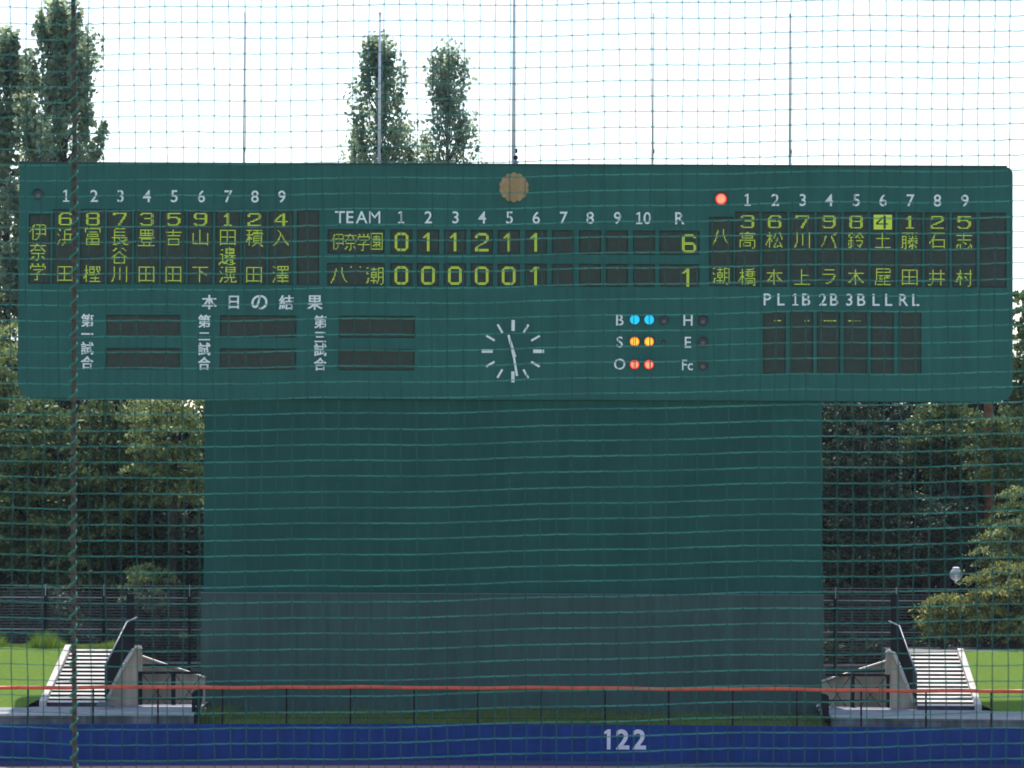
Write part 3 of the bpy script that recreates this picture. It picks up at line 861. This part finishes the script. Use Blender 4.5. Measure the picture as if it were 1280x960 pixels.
    while z < ztop - 0.02:
        nearp = min(abs(z - p) for p in pale) < 0.052
        hgt = 0.024 if nearp else 0.015 + 0.005 * rr.random()
        MB().box(xa, xb, 156.78 - (0.02 if nearp else 0), 156.83, z - hgt, z + hgt).build('rail', M_RAILPALE if nearp else M_RAILGREY, f)
        z += 0.103; i += 1
    MB().box(xa, xb, 156.7, 156.95, 2.3, 2.78).build('foot_wall', mat('foot_wall', (0.14, 0.13, 0.12), 0.9, var=0.2), f)
    MB().box(xa, xb, 156.68, 156.97, 2.783, 2.83).build('foot_coping', M_RAILPALE, f)
    for px in ((-92, -17, 57, 130, 237) if left else (1044, 1120, 1263, 1338)):
        x = W(px, 780, 156.75).x
        MB().box(x - 0.055, x + 0.055, 156.65, 156.77, 2.3, ztop + 0.10).build('post', M_BLACK, f)
        MB().box(x - 0.02, x + 0.02, 156.60, 156.648, ztop - 0.2, ztop + 0.22).build('wire_holder', M_RAILPALE, f)
    MB().tube([(xa, 156.62, ztop + 0.18), (xb, 156.62, ztop + 0.18)], 0.010, 4).build('wire', M_RAILPALE, f)
    MB().tube([(xa, 156.62, ztop + 0.08), (xb, 156.62, ztop + 0.08)], 0.010, 4).build('wire', M_RAILPALE, f)
    px = 163 if left else 1118
    p = W(px, 775, 152.6)
    q = MB().box(p.x - 0.13, p.x + 0.13, 152.5, 152.7, 3.0, W(px, 744, 152.6).z).box(p.x - 0.17, p.x + 0.17, 152.46, 152.74, W(px, 744, 152.6).z + 0.001, W(px, 742.5, 152.6).z).build('gate_post', M_BLACK, None)
    tag(q, 'stout dark post at the head of the ' + T + ' staircase', 'post', group='posts at the stair heads')
side_group(True); side_group(False)

# coiled hose lying by the left stair foot
c = W(131.5, 886.5, 146.6); pts = []
for i in range(70):
    a = i * 0.33; r = 0.20 - 0.0009 * i
    pts.append((c.x + r * 1.5 * math.cos(a), c.y + r * math.sin(a), 1.62 + 0.0022 * i + 0.05 * math.sin(a * 0.5) ** 2))
pts += [(c.x + 0.3, c.y - 0.1, 1.66), (c.x + 0.55, c.y - 0.15, 1.62)]
tag(MB().tube(pts, 0.018, 6).build('garden_hose', M_HOSE, smooth=True), 'loosely coiled grey hose on the apron at the foot of the left staircase', 'hose')

# ---------------------------------------------------------------- poles on the board
def flagpole(px, top, r, label):
    Y = 152.9 + 0.0
    b = W(px, 206, Y); zt = W(px, top, Y).z
    t = empty('flagpole', (b.x, Y, Z1 + 0.05), label, 'flagpole', group='flagpoles along the top of the scoreboard')
    z0 = Z1 + 0.052
    MB().tube([(b.x, Y, z0), (b.x, Y, z0 + (zt - z0) * 0.5), (b.x, Y, zt)], [r * 1.15, r * 0.95, r * 0.7], 10).build('pole', M_POLE, t, smooth=True)
    MB().sphere((b.x, Y, zt + r * 0.8), r * 1.25, 8, 6).build('finial', M_POLE, t, smooth=True)
    MB().box(b.x - r * 1.8, b.x + r * 1.8, Y - r * 1.8, Y + r * 1.8, z0, z0 + 0.05).build('base_plate', M_POLE, t)
    MB().tube([(b.x + r * 1.2, Y - 0.02, zt - 0.03), (b.x + r * 1.6 + 0.03, Y - 0.02, (zt + z0) / 2), (b.x + r * 1.6 + 0.01, Y - 0.02, z0 + 0.5)], 0.007, 4).build('halyard', M_RAILPALE, t)
    MB().box(b.x + r * 1.1, b.x + r * 2.2, Y - 0.04, Y, z0 + 0.45, z0 + 0.6).build('cleat', M_BLACK, t)
flagpole(304.5, 17, 0.026, 'thin grey flagpole standing alone above the left lineup columns 7 and 8')
flagpole(474, 18, 0.050, 'pale flagpole in front of the poplar, above the word TEAM')
flagpole(642, -60, 0.062, 'tallest, thickest flagpole, directly above the round flower emblem')
flagpole(816, 18, 0.028, 'slender flagpole above inning number 10, on the right of the tallest one')
flagpole(987, 19, 0.036, 'flagpole above the right lineup, rightmost along the board top')
p = W(644.5, 205, 152.3)
t = empty('beacon', (p.x, 152.3, Z1 + 0.05), 'small dark round-topped fitting on a grey foot beside the tallest flagpole', 'beacon')
MB().tube([(p.x, 152.3, Z1 + 0.052), (p.x, 152.3, Z1 + 0.20)], [0.085, 0.06], 10).build('foot', mat('grey_fitting', (0.25, 0.26, 0.27), 0.6), t)
MB().sphere((p.x, 152.3, Z1 + 0.29), 0.085, 12, 8).build('cap', M_BLACK, t, smooth=True)
MB().box(p.x + 0.05, p.x + 0.13, 152.27, 152.33, Z1 + 0.12, Z1 + 0.16).build('bracket', M_BLACK, t)

# globe lamp on the terrace
p = W(1195, 718, 157.6)
t = empty('globe_lamp', (p.x, 157.6, 3.0), 'clear glass globe lamp on a dark pole behind the right fence', 'lamp')
gl = bpy.data.materials.new('globe_glass'); gl.use_nodes = True
b_ = gl.node_tree.nodes['Principled BSDF']; b_.inputs['Base Color'].default_value = (0.75, 0.78, 0.82, 1); b_.inputs['Roughness'].default_value = 0.12
b_.inputs['Alpha'].default_value = 0.36
MB().tube([(p.x, 157.6, 2.6), (p.x, 157.6, p.z - 0.30)], 0.035, 8).build('pole', M_BLACK, t)
MB().tube([(p.x, 157.6, p.z - 0.32), (p.x, 157.6, p.z - 0.225)], [0.045, 0.06], 10).build('collar', M_POLE, t)
gb = MB().sphere((p.x, 157.6, p.z), 0.235, 28, 18).build('globe', gl, t, smooth=True)
MB().tube([(p.x, 157.6, p.z - 0.19), (p.x, 157.6, p.z + 0.02)], [0.04, 0.05], 8).build('bulb', mat('bulb_glass', (0.75, 0.78, 0.76), 0.4), t)
MB().tube([(p.x, 157.6, p.z + 0.205), (p.x, 157.6, p.z + 0.25), (p.x, 157.6, p.z + 0.265)], [0.13, 0.125, 0.08], 16).build('cap', M_WHITE, t)

# ---------------------------------------------------------------- vegetation
def leaf_mesh(name, P, size, m, up=0.0, seed=0, aspect=0.62):
    r = np.random.default_rng(seed)
    n = len(P)
    a = r.normal(size=(n, 3)); a[:, 2] += up
    a /= np.linalg.norm(a, axis=1)[:, None] + 1e-9
    b = r.normal(size=(n, 3)); b -= a * (a * b).sum(1)[:, None]; b /= np.linalg.norm(b, axis=1)[:, None] + 1e-9
    s = (size * (0.6 + 0.8 * r.random(n)))[:, None] if np.isscalar(size) else size[:, None]
    V = np.empty((n, 4, 3)); V[:, 0] = P - a * s; V[:, 1] = P + b * s * aspect; V[:, 2] = P + a * s; V[:, 3] = P - b * s * aspect
    me = bpy.data.meshes.new(name)
    me.vertices.add(4 * n); me.vertices.foreach_set('co', V.reshape(-1).astype(np.float32))
    me.loops.add(4 * n); me.loops.foreach_set('vertex_index', np.arange(4 * n, dtype=np.int32))
    me.polygons.add(n); me.polygons.foreach_set('loop_start', np.arange(0, 4 * n, 4, dtype=np.int32))
    me.polygons.foreach_set('loop_total', np.full(n, 4, dtype=np.int32))
    me.update(calc_edges=True); me.validate()
    me.materials.append(m)
    return me
def poplar(px, top, wpx, Y, m, label, seed, n=9000, base=3.0, leaf=0.10, dens=1.0):
    r = np.random.default_rng(seed)
    b = W(px, 205, Y); zt = W(px, top, Y).z; H = zt - base; R = wpx / F * Y / 2
    t = empty('poplar_tree', (b.x, Y, base), label, 'tree', group='tall poplars behind the scoreboard')
    tr = MB(); tr.tube([(b.x, Y, base - 0.5), (b.x + .1, Y, base + H * .5), (b.x, Y, zt - 0.6)], [0.32, 0.16, 0.02], 8)
    pts = []
    nb = int(70 * dens)
    for k in range(nb):
        h = 0.08 + 0.88 * (k + r.random()) / nb
        ang = r.random() * 2 * PI
        env = R * 1.52 * min(1.0, (1.03 - h) * 2.9) ** 0.85 * (0.8 + 0.35 * r.random())
        L = 1.6 + 2.4 * (1 - h) * r.random() + 0.8
        x0, y0, z0 = b.x, Y, base + H * h - 0.6
        ex = env * (0.30 + 0.70 * r.random() ** 0.6)
        P1 = np.array([x0 + ex * math.cos(ang) * 0.6, y0 + ex * math.sin(ang) * 0.6, z0 + L * 0.35])
        P2 = np.array([x0 + ex * math.cos(ang), y0 + ex * math.sin(ang), min(z0 + L, zt - 0.1)])
        tr.tube([(x0, y0, z0), tuple(P1), tuple(P2)], [0.06, 0.035, 0.01], 4, cap=False)
        q = max(8, int(n / nb)); 
        nc = 7
        for c in range(nc):
            tt = 0.15 + 0.9 * (c + r.random()) / nc
            C = (P1 * (1 - tt) + P2 * tt) if tt < 1 else P2
            C = C + r.normal(size=3) * 0.12
            sp = np.array([0.15, 0.15, 0.34]) * (0.7 + 0.8 * r.random())
            pts.append(C + np.clip(r.normal(size=(q // nc, 3)), -1.5, 1.5) * sp)
    P = np.concatenate(pts)
    me = leaf_mesh('crown', P, leaf, m, 0.1, seed, 0.75)
    link('crown', me, t)
    tr.build('trunk', M_BARK, t)
    return t
poplar(80, 12, 122, 190, L_POP, 'tall dense poplar just behind the upper left corner of the board', 11, 34000, dens=1.9, leaf=0.12)
poplar(8, 48, 84, 192, L_POP, 'poplar cut by the left edge, lower than its dense neighbour', 12, 28000, dens=1.8, leaf=0.12)
poplar(474, 50, 66, 196, L_POP, 'dark poplar behind the pale flagpole above the word TEAM', 13, 19000, dens=1.8, leaf=0.105)
poplar(558, 64, 84, 198, L_POP2, 'airy silvery poplar between the pale flagpole and the tallest flagpole', 14, 15000, dens=2.0, leaf=0.10)
poplar(512, 165, 30, 197, L_POP2, 'small poplar top showing between the two central poplars', 15, 4500, dens=0.8, leaf=0.10)
poplar(444, 162, 26, 199, L_POP2, 'small sparse poplar top at the left foot of the dark poplar', 16, 3500, dens=0.7, leaf=0.10)

def broad(name, px, top, bot, wpx, Y, m, label, seed, n=14000, ncl=90, leaf=0.105, flat=0.55, base=2.6, group='trees of the dark wood', depth=None, trunk=M_BARK, csize=0.55, cat='tree'):
    r = np.random.default_rng(seed)
    zt = W(px, top, Y).z; zb = W(px, bot, Y).z; cx_ = W(px, (top + bot) / 2, Y).x
    Rx = wpx / F * Y / 2; Rz = (zt - zb) / 2; Ry = depth or Rx; zc = (zt + zb) / 2
    t = empty(name, (cx_, Y, base), label, cat, group=group)
    tr = MB(); lean = r.normal() * 0.3
    tr.tube([(cx_ + lean, Y, base - 0.4), (cx_ + lean * .6, Y, zc - Rz * .3), (cx_, Y, zt - Rz * .35)], [0.22, 0.15, 0.04], 7)
    pts = []
    ncl = int(ncl * 1.5)
    wts = r.random(ncl) * 0.9 + 0.4; wts /= wts.sum()
    for k in range(ncl):
        v = r.normal(size=3); v /= np.linalg.norm(v)
        rad = (0.35 + 0.65 * r.random() ** 0.5)
        C = np.array([cx_, Y, zc]) + v * np.array([Rx, Ry, Rz]) * rad * (0.86 + 0.2 * r.random())
        sp = np.array([csize, csize, csize * flat * 0.4]) * (0.45 + 0.6 * r.random())
        k_ = int(n * wts[k])
        q = np.clip(r.normal(size=(k_, 3)), -1.7, 1.7) * sp
        q[:, 2] -= 0.35 * np.hypot(q[:, 0], q[:, 1])             # drooping rims
        q[:, 2] += q[:, 0] * r.normal() * 0.25
        pts.append(C + q)
        if k % 3 == 0:
            o0 = np.array([cx_ + lean * .5, Y, zc + (C[2] - zc) * 0.5 - 0.5])
            md = (o0 + C) / 2 + np.array([0, 0, -0.15])
            tr.tube([tuple(o0), tuple(md), tuple(C)], [0.06, 0.04, 0.012], 4, cap=False)
    P = np.concatenate(pts)
    link('crown', leaf_mesh('crown', P, leaf, m, 1.0, seed, 0.6), t)
    tr.build('trunk', trunk, t)
    return t
# left wood
broad('maple_tree', 215, 470, 640, 110, 161.5, L_LIGHT, 'pale-leaved tree just under the cabinet, left of the support wall', 21, 9000, 60, 0.080, csize=0.42)
broad('oak_tree', 145, 480, 740, 150, 164, L_BROAD, 'mid green tree behind the head of the left staircase', 22, 17000, 110, csize=0.42)
broad('oak_tree', 50, 490, 760, 170, 163, L_BROAD, 'broad olive tree behind the hanging rope', 23, 17000, 110, csize=0.45)
broad('oak_tree', -30, 350, 640, 130, 166, L_LIGHT, 'bright olive tree at the left edge beside the cabinet end', 24, 12000, 80, csize=0.5)
broad('oak_tree', -70, 520, 790, 150, 161, L_BROAD, 'tree mostly beyond the left edge, low and broad', 25, 9000, 70, csize=0.5)
broad('oak_tree', 225, 600, 780, 120, 163, L_DARK, 'shadowy low tree left of the support wall', 26, 10000, 70, csize=0.4)
broad('shrub', 185, 700, 765, 70, 158.2, L_LIGHT, 'low leafy shrub reaching over the left fence near the stout post', 27, 1500, 24, 0.075, csize=0.25, cat='shrub', group='shrubs along the fences')
for i, (x, tp, bt, wd, Y) in enumerate(((20, 420, 780, 220, 172), (120, 440, 780, 220, 175), (215, 450, 780, 230, 171), (-90, 400, 780, 240, 174), (300, 470, 790, 200, 173))):
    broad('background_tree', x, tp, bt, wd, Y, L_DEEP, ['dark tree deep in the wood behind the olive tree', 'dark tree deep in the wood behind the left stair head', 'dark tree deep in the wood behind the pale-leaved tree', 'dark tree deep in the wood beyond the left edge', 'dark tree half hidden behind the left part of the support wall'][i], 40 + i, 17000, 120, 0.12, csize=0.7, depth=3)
# right wood
broad('oak_tree', 1075, 480, 700, 130, 163.5, L_DARK, 'dark tree with glinting leaves just right of the support wall', 51, 13000, 100, 0.075, csize=0.42)
broad('oak_tree', 1080, 620, 800, 140, 162, L_DARK, 'low dark tree behind the right fence beside the support wall', 52, 10000, 80, 0.075, csize=0.40)
broad('oak_tree', 1180, 488, 600, 100, 166, L_BROAD, 'mid green tree under the right end of the cabinet', 53, 8000, 60, 0.08, csize=0.36)
broad('pine_tree', 1165, 590, 720, 150, 164, L_PINE, 'blue-green drooping conifer left of the globe lamp', 54, 12000, 60, 0.055, csize=0.5, flat=0.35)
broad('oak_tree', 1270, 500, 640, 110, 165.5, L_BROAD, 'leafy tree at the right edge above the yellow-green one', 55, 9000, 60, 0.08, csize=0.4)
def spray_bush(rows, Y, m, label, seed, n, base, leaf=0.075, depth=0.5):
    """foliage held out in flat overlapping sprays; rows give (height px, from px, to px) of its ragged outline"""
    r = np.random.default_rng(seed)
    xm = (rows[0][1] + rows[0][2]) / 2
    c = W(xm, rows[-1][0], Y)
    t = empty('maple_bush', (c.x, Y, base), label, 'bush', group='shrubs along the fences')
    tr = MB(); pts = []; per = n // (len(rows) * 7)
    foot = (c.x, Y + 0.3, base - 0.2)
    for (py, a, b) in rows:
        for k in range(7):
            px = a + (b - a) * (k + r.random()) / 7
            C = np.array(W(px, py + r.normal() * 4, Y)) + np.array([0, r.normal() * depth, 0])
            q = r.normal(size=(per, 3)) * np.array([0.24, 0.22, 0.055])
            q[:, 2] -= 0.35 * np.abs(q[:, 0]) + 0.2 * np.abs(q[:, 1])
            pts.append(C + q)
            if k % 3 == 0: tr.tube([foot, ((foot[0] + C[0]) / 2, Y + 0.2, (foot[2] + C[2]) / 2 + 0.2), tuple(C)], [0.03, 0.02, 0.008], 4, cap=False)
    link('crown', leaf_mesh('crown', np.concatenate(pts), leaf, m, 1.2, seed, 0.5), t)
    tr.build('trunk', M_BARK, t)
spray_bush([(706, 1248, 1290), (716, 1225, 1300), (727, 1212, 1300), (739, 1206, 1300), (751, 1200, 1300), (764, 1206, 1300), (777, 1212, 1300), (790, 1225, 1300)], 156.2, L_YEL, 'wide yellow-green bush right of the globe lamp, spreading over the fence', 57, 12000, 3.3)
spray_bush([(746, 1166, 1196), (756, 1160, 1205), (766, 1156, 1208), (776, 1155, 1206), (786, 1160, 1200)], 156.1, L_YEL, 'small yellow-green bush in front of the right fence, below the globe lamp', 58, 3600, 3.4, depth=0.2)
spray_bush([(528, 1218, 1275), (545, 1205, 1290), (560, 1200, 1300), (578, 1212, 1300), (595, 1225, 1300)], 162.0, L_BROAD, 'soft green layered foliage hiding the reddish trunk at the right', 62, 6000, 3.3)
spray_bush([(612, 1262, 1300), (630, 1246, 1300), (648, 1238, 1300), (664, 1226, 1300), (680, 1216, 1296), (694, 1226, 1290)], 159.2, L_LIGHT, 'light green layered bush at the right edge above the globe lamp level', 61, 6500, 3.3)
broad('oak_tree', 1296, 335, 560, 80, 165, L_BROAD, 'tall tree beyond the right end of the cabinet', 59, 9000, 60, 0.09, csize=0.4)
broad('oak_tree', 1370, 480, 790, 160, 163, L_BROAD, 'tree mostly beyond the right edge behind the bank', 60, 8000, 60, csize=0.5)
for i, (x, tp, bt, wd, Y) in enumerate(((1060, 440, 790, 220, 172), (1150, 450, 790, 220, 175), (1250, 430, 790, 220, 173), (1350, 400, 790, 230, 175), (975, 470, 790, 200, 174))):
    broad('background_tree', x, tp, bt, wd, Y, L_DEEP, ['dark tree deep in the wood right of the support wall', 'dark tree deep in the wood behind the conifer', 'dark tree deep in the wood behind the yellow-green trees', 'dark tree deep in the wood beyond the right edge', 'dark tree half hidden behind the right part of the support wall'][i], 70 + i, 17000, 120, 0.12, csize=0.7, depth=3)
# bare reddish trunk between the right trees
a = W(1235.5, 500, 163.2); b_ = W(1236, 560, 163.2)
t = MB().tube([(a.x, 163.2, 2.6), (a.x + 0.05, 163.2, b_.z), (a.x, 163.2, a.z + 0.6), (a.x + 0.05, 163.2, a.z + 2.2)], [0.24, 0.19, 0.17, 0.10], 10).build('dead_pine', M_REDBARK, smooth=True)
tag(t, 'bare reddish brown trunk showing under the right end of the cabinet', 'tree')
# bare branches near the globe lamp
br = MB()
for p0, p1, p2 in (((1206, 736), (1232, 716), (1268, 690)), ((1222, 726), (1240, 700), (1262, 680)), ((1200, 700), (1230, 690), (1275, 672))):
    br.tube([W(*p0, 159.0), W(*p1, 159.1), W(*p2, 159.4)], [0.008, 0.018, 0.03], 5, cap=False)
br.tube([W(1268, 690, 159.4), W(1290, 700, 159.6), (W(1300, 720, 159.6).x, 159.6, 2.6)], [0.03, 0.05, 0.07], 6)
tag(br.build('bare_sapling', mat('grey_bark', (0.20, 0.18, 0.16), 0.9, var=0.2, scale=5)), 'thin grey leafless branches reaching in beside the globe lamp', 'branch')

def blades(name, xr, yr, zf, n, h, m, seed, lean=0.4, wid=0.012, clump=None):
    r = np.random.default_rng(seed)
    x = xr[0] + (xr[1] - xr[0]) * r.random(n); y = yr[0] + (yr[1] - yr[0]) * r.random(n)
    hh = h * (0.35 + 0.9 * r.random(n))
    if clump is not None: hh = hh * np.array([clump(a, b) for a, b in zip(x, y)])
    z = np.array([zf(a, b) for a, b in zip(x, y)])
    V = np.empty((n, 3, 3)); dx = r.normal(size=n) * lean * hh; dy = r.normal(size=n) * lean * hh
    a = r.random(n) * PI
    V[:, 0] = np.stack([x - wid * np.cos(a), y - wid * np.sin(a), z - 0.02], 1)
    V[:, 1] = np.stack([x + wid * np.cos(a), y + wid * np.sin(a), z - 0.02], 1)
    V[:, 2] = np.stack([x + dx, y + dy, z + hh], 1)
    me = bpy.data.meshes.new(name)
    me.vertices.add(3 * n); me.vertices.foreach_set('co', V.reshape(-1).astype(np.float32))
    me.loops.add(3 * n); me.loops.foreach_set('vertex_index', np.arange(3 * n, dtype=np.int32))
    me.polygons.add(n); me.polygons.foreach_set('loop_start', np.arange(0, 3 * n, 3, dtype=np.int32)); me.polygons.foreach_set('loop_total', np.full(n, 3, dtype=np.int32))
    me.update(calc_edges=True); me.materials.append(m)
    return tag(link(name, me), kind='stuff')
def nz(x, s): return 0.5 + 0.5 * math.sin(x * s + 1.3 * math.sin(x * s * 0.37 + 2))
def zstrip(x, y): return 1.13 + 0.11 * max(0, (y - 145)) / 7
blades('grass_under_board', (XL, XR), (145.0, 151.8), zstrip, 30000, 0.21, L_SHADEGRASS, 5, clump=lambda x, y: 0.5 + 1.0 * nz(x, 0.9) * nz(x + 3, 0.35) + (1.2 if x < XL + 1.0 else 0))
tag(bpy.data.objects['grass_under_board'], 'rough grass growing along the foot of the board', 'grass')
for side, (xa, xb) in ((-1, (-30, W(142, 800, 151.5).x)), (1, (W(1200, 800, 151.5).x, 30))):
    o = blades('weeds', (xa, xb), (151.3, 152.4), lambda x, y: 3.44, 15000 if side < 0 else 3500, 0.42 if side < 0 else 0.08, L_WEED, 8 + side, lean=0.35, wid=0.013, clump=lambda x, y: 0.35 + 1.15 * nz(x, 2.3) ** 2)
    tag(o, 'tall bright weeds along the top of the left bank' if side < 0 else 'short grass fringe along the top of the right bank', 'grass')
r = np.random.default_rng(88)
n = 90000
P = np.stack([-60 + 120 * r.random(n), 184 + 5 * r.random(n), np.zeros(n)], 1)
P[:, 2] = 2.0 + (11.0 + 1.3 * np.sin(P[:, 0] * 0.55) + 0.9 * np.sin(P[:, 0] * 1.7 + 1)) * r.random(n) ** 0.8
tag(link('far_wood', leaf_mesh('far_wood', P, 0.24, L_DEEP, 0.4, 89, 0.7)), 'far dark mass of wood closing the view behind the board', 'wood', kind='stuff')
for side in (-1, 1):
    r = np.random.default_rng(90 + side)
    n = 40000
    P = np.stack([side * (9.5 + 20 * r.random(n)), 157.3 + 9 * r.random(n), np.zeros(n)], 1)
    P[:, 2] = 2.5 + (0.9 + 2.2 * (0.5 + 0.5 * np.sin(P[:, 0] * 1.9 + P[:, 1])) * (0.5 + 0.5 * np.sin(P[:, 0] * 0.7 + 1))) * r.random(n) ** 0.5
    tag(link('undergrowth', leaf_mesh('undergrowth', P, 0.10, L_DARK, 0.4, 91 + side, 0.6)), 'dark leafy undergrowth behind the ' + ('left' if side < 0 else 'right') + ' fence', 'undergrowth', kind='stuff')
# wild flowers by the box
r = np.random.default_rng(77)
for k, (px, py) in enumerate(((250, 884), (1030.5, 884))):
    c = W(px, py, 145.4)
    P = np.array([c.x, c.y, c.z]) + r.normal(size=(60, 3)) * np.array([0.11, 0.1, 0.12])
    t = empty('flowering_weed', (c.x, c.y, 1.15), 'small pale flowering weed beside the ' + ('left' if k == 0 else 'right') + ' black box', 'plant', group='flowering weeds')
    link('flowers', leaf_mesh('flowers', P, 0.04, mat('pale_petal', (0.62, 0.60, 0.50), 0.8), 0, 5 + k), t)
    mb = MB()
    for q in P[:14]: mb.tube([(c.x + (q[0] - c.x) * .3, c.y, 1.13), tuple(q)], 0.006, 3, cap=False)
    mb.build('stem', L_WEED, t)

# ---------------------------------------------------------------- backstop net close to the camera
YN = 12.3
net = empty('backstop_net', (0, YN, 4.0), 'green square-mesh backstop net hanging across the whole view', 'net')
PITX, PITY = 19.55, 19.54
def hx(px, y0):
    """raw pixel height of the horizontal cord whose height at x=640 is y0"""
    s = -0.010 - 0.013 * min(1, max(0, y0 / 960))
    if px >= 330: y = y0 + s * (px - 640)
    else:
        y = y0 + s * (330 - 640) + s * 0.3 * (max(px, 93) - 330)
        if px < 93: y -= (93 - px) * (0.012 + 0.040 * min(1, max(0, (y0 - 120) / 500)))
    y += 1.3 * math.sin(px / 46.0 + y0 * 0.004) * 0.7 + 0.8 * math.sin(px / 101.0 + 1 + y0 * 0.002)
    return y
def vx(i, py):
    x = 110 + PITX * (i - 5)
    t = py / 960
    x += (4.0 - 9.0 * (x / 1280)) * t
    return x + 1.1 * math.sin(py / 75.0 + i * 0.45) + 0.6 * math.sin(py / 23.0 + i * 1.7)
I0, I1, J0, J1 = -14, 80, -12, 62
rr = random.Random(9)
jit = {}
# make the horizontal shape continuous at x=330
off330 = lambda y0: 0.0
for j in range(J0, J1):
    y0 = 5 + PITY * j; pts = []
    jj = rr.uniform(-0.4, 0.4)
    for i in range(I0, I1):
        py = hx(vx(i, y0), y0)
        xa = vx(i, py); kj = rr.uniform(-0.35, 0.35); jit[(i, j)] = (xa, py + jj + kj)
    for i in range(I0, I1):
        xa, ya = jit[(i, j)]; pts.append((xa, ya))
        if i < I1 - 1:
            xb, yb = jit[(i + 1, j)]
            for q in (0.25, 0.5, 0.75): pts.append((xa + (xb - xa) * q, ya + (yb - ya) * q + 0.55 * math.sin(PI * q)))
    MB().tube([W(a, b, YN) for a, b in pts], 0.0017, 4, cap=False).build('cord', M_NETH, net)
for i in range(I0, I1):
    MB().tube([W(jit[(i, j)][0], jit[(i, j)][1], YN + 0.002) for j in range(J0, J1)], 0.0017, 4, cap=False).build('cord', M_NETV, net)
kn = MB()
for (i, j), (a, b) in jit.items():
    c = W(a, b, YN - 0.0005); r_ = 0.0026
    kn.add([(c.x + r_, c.y, c.z), (c.x, c.y, c.z + r_), (c.x - r_, c.y, c.z), (c.x, c.y, c.z - r_), (c.x, c.y - r_, c.z), (c.x, c.y + r_, c.z)],
           [(0, 1, 4), (1, 2, 4), (2, 3, 4), (3, 0, 4), (1, 0, 5), (2, 1, 5), (3, 2, 5), (0, 3, 5)])
tag(kn.build('knots', M_KNOT, net), kind='stuff')
# wire rope with a lacing cord wound round it
def ropex(py): return 91.5 + 1.2 * math.sin(py / 140.0) + (1.5 if py > 600 else 1.5 * py / 600)
c0 = W(92, 480, YN)
rope = empty('hanging_rope', (c0.x, YN, c0.z - 1.5), 'brown wire rope hanging top to bottom with a green cord wound round it', 'rope')
pts = [W(ropex(py), py, YN - 0.012) for py in range(-160, 1130, 12)]
MB().tube(pts, 0.0068, 10).build('wire_core', M_ROPE, rope, smooth=True)
# strands
for k in range(3):
    ps = []
    for q in range(-160, 1130, 3):
        c = W(ropex(q), q, YN - 0.012); a = q / 9.0 + k * 2 * PI / 3
        ps.append((c.x + 0.0052 * math.cos(a), c.y + 0.0052 * math.sin(a), c.z))
    MB().tube(ps, 0.0022, 4).build('strand', M_ROPE, rope, smooth=True)
ps = []
for q in np.arange(-160, 1130, 1.2):
    c = W(ropex(q), q, YN - 0.012); a = 2 * PI * q / PITY
    rad = 0.0078 + 0.0045 * max(0, math.cos(a - PI)) ** 3 
    ps.append((c.x + rad * math.cos(a), c.y - rad * math.sin(a), c.z))
MB().tube(ps, 0.0026, 6).build('lacing', M_LACE, rope, smooth=True)

# ---------------------------------------------------------------- thin haze volume added to lift the darks like lens veil
hz = MB().box(-75, 75, -20, 215, -1.4, 34).build('haze', None)
hm = bpy.data.materials.new('veil_haze'); hm.use_nodes = True
hn = hm.node_tree; hn.nodes.clear()
ho = hn.nodes.new('ShaderNodeOutputMaterial'); hv = hn.nodes.new('ShaderNodeVolumePrincipled')
hv.inputs['Color'].default_value = (0.80, 0.90, 1.0, 1); hv.inputs['Density'].default_value = 0.00008
hn.links.new(hv.outputs[0], ho.inputs['Volume'])
hz.data.materials.append(hm)
tag(hz, 'thin pale haze added over the whole field to lift the darks', 'haze', kind='stuff')
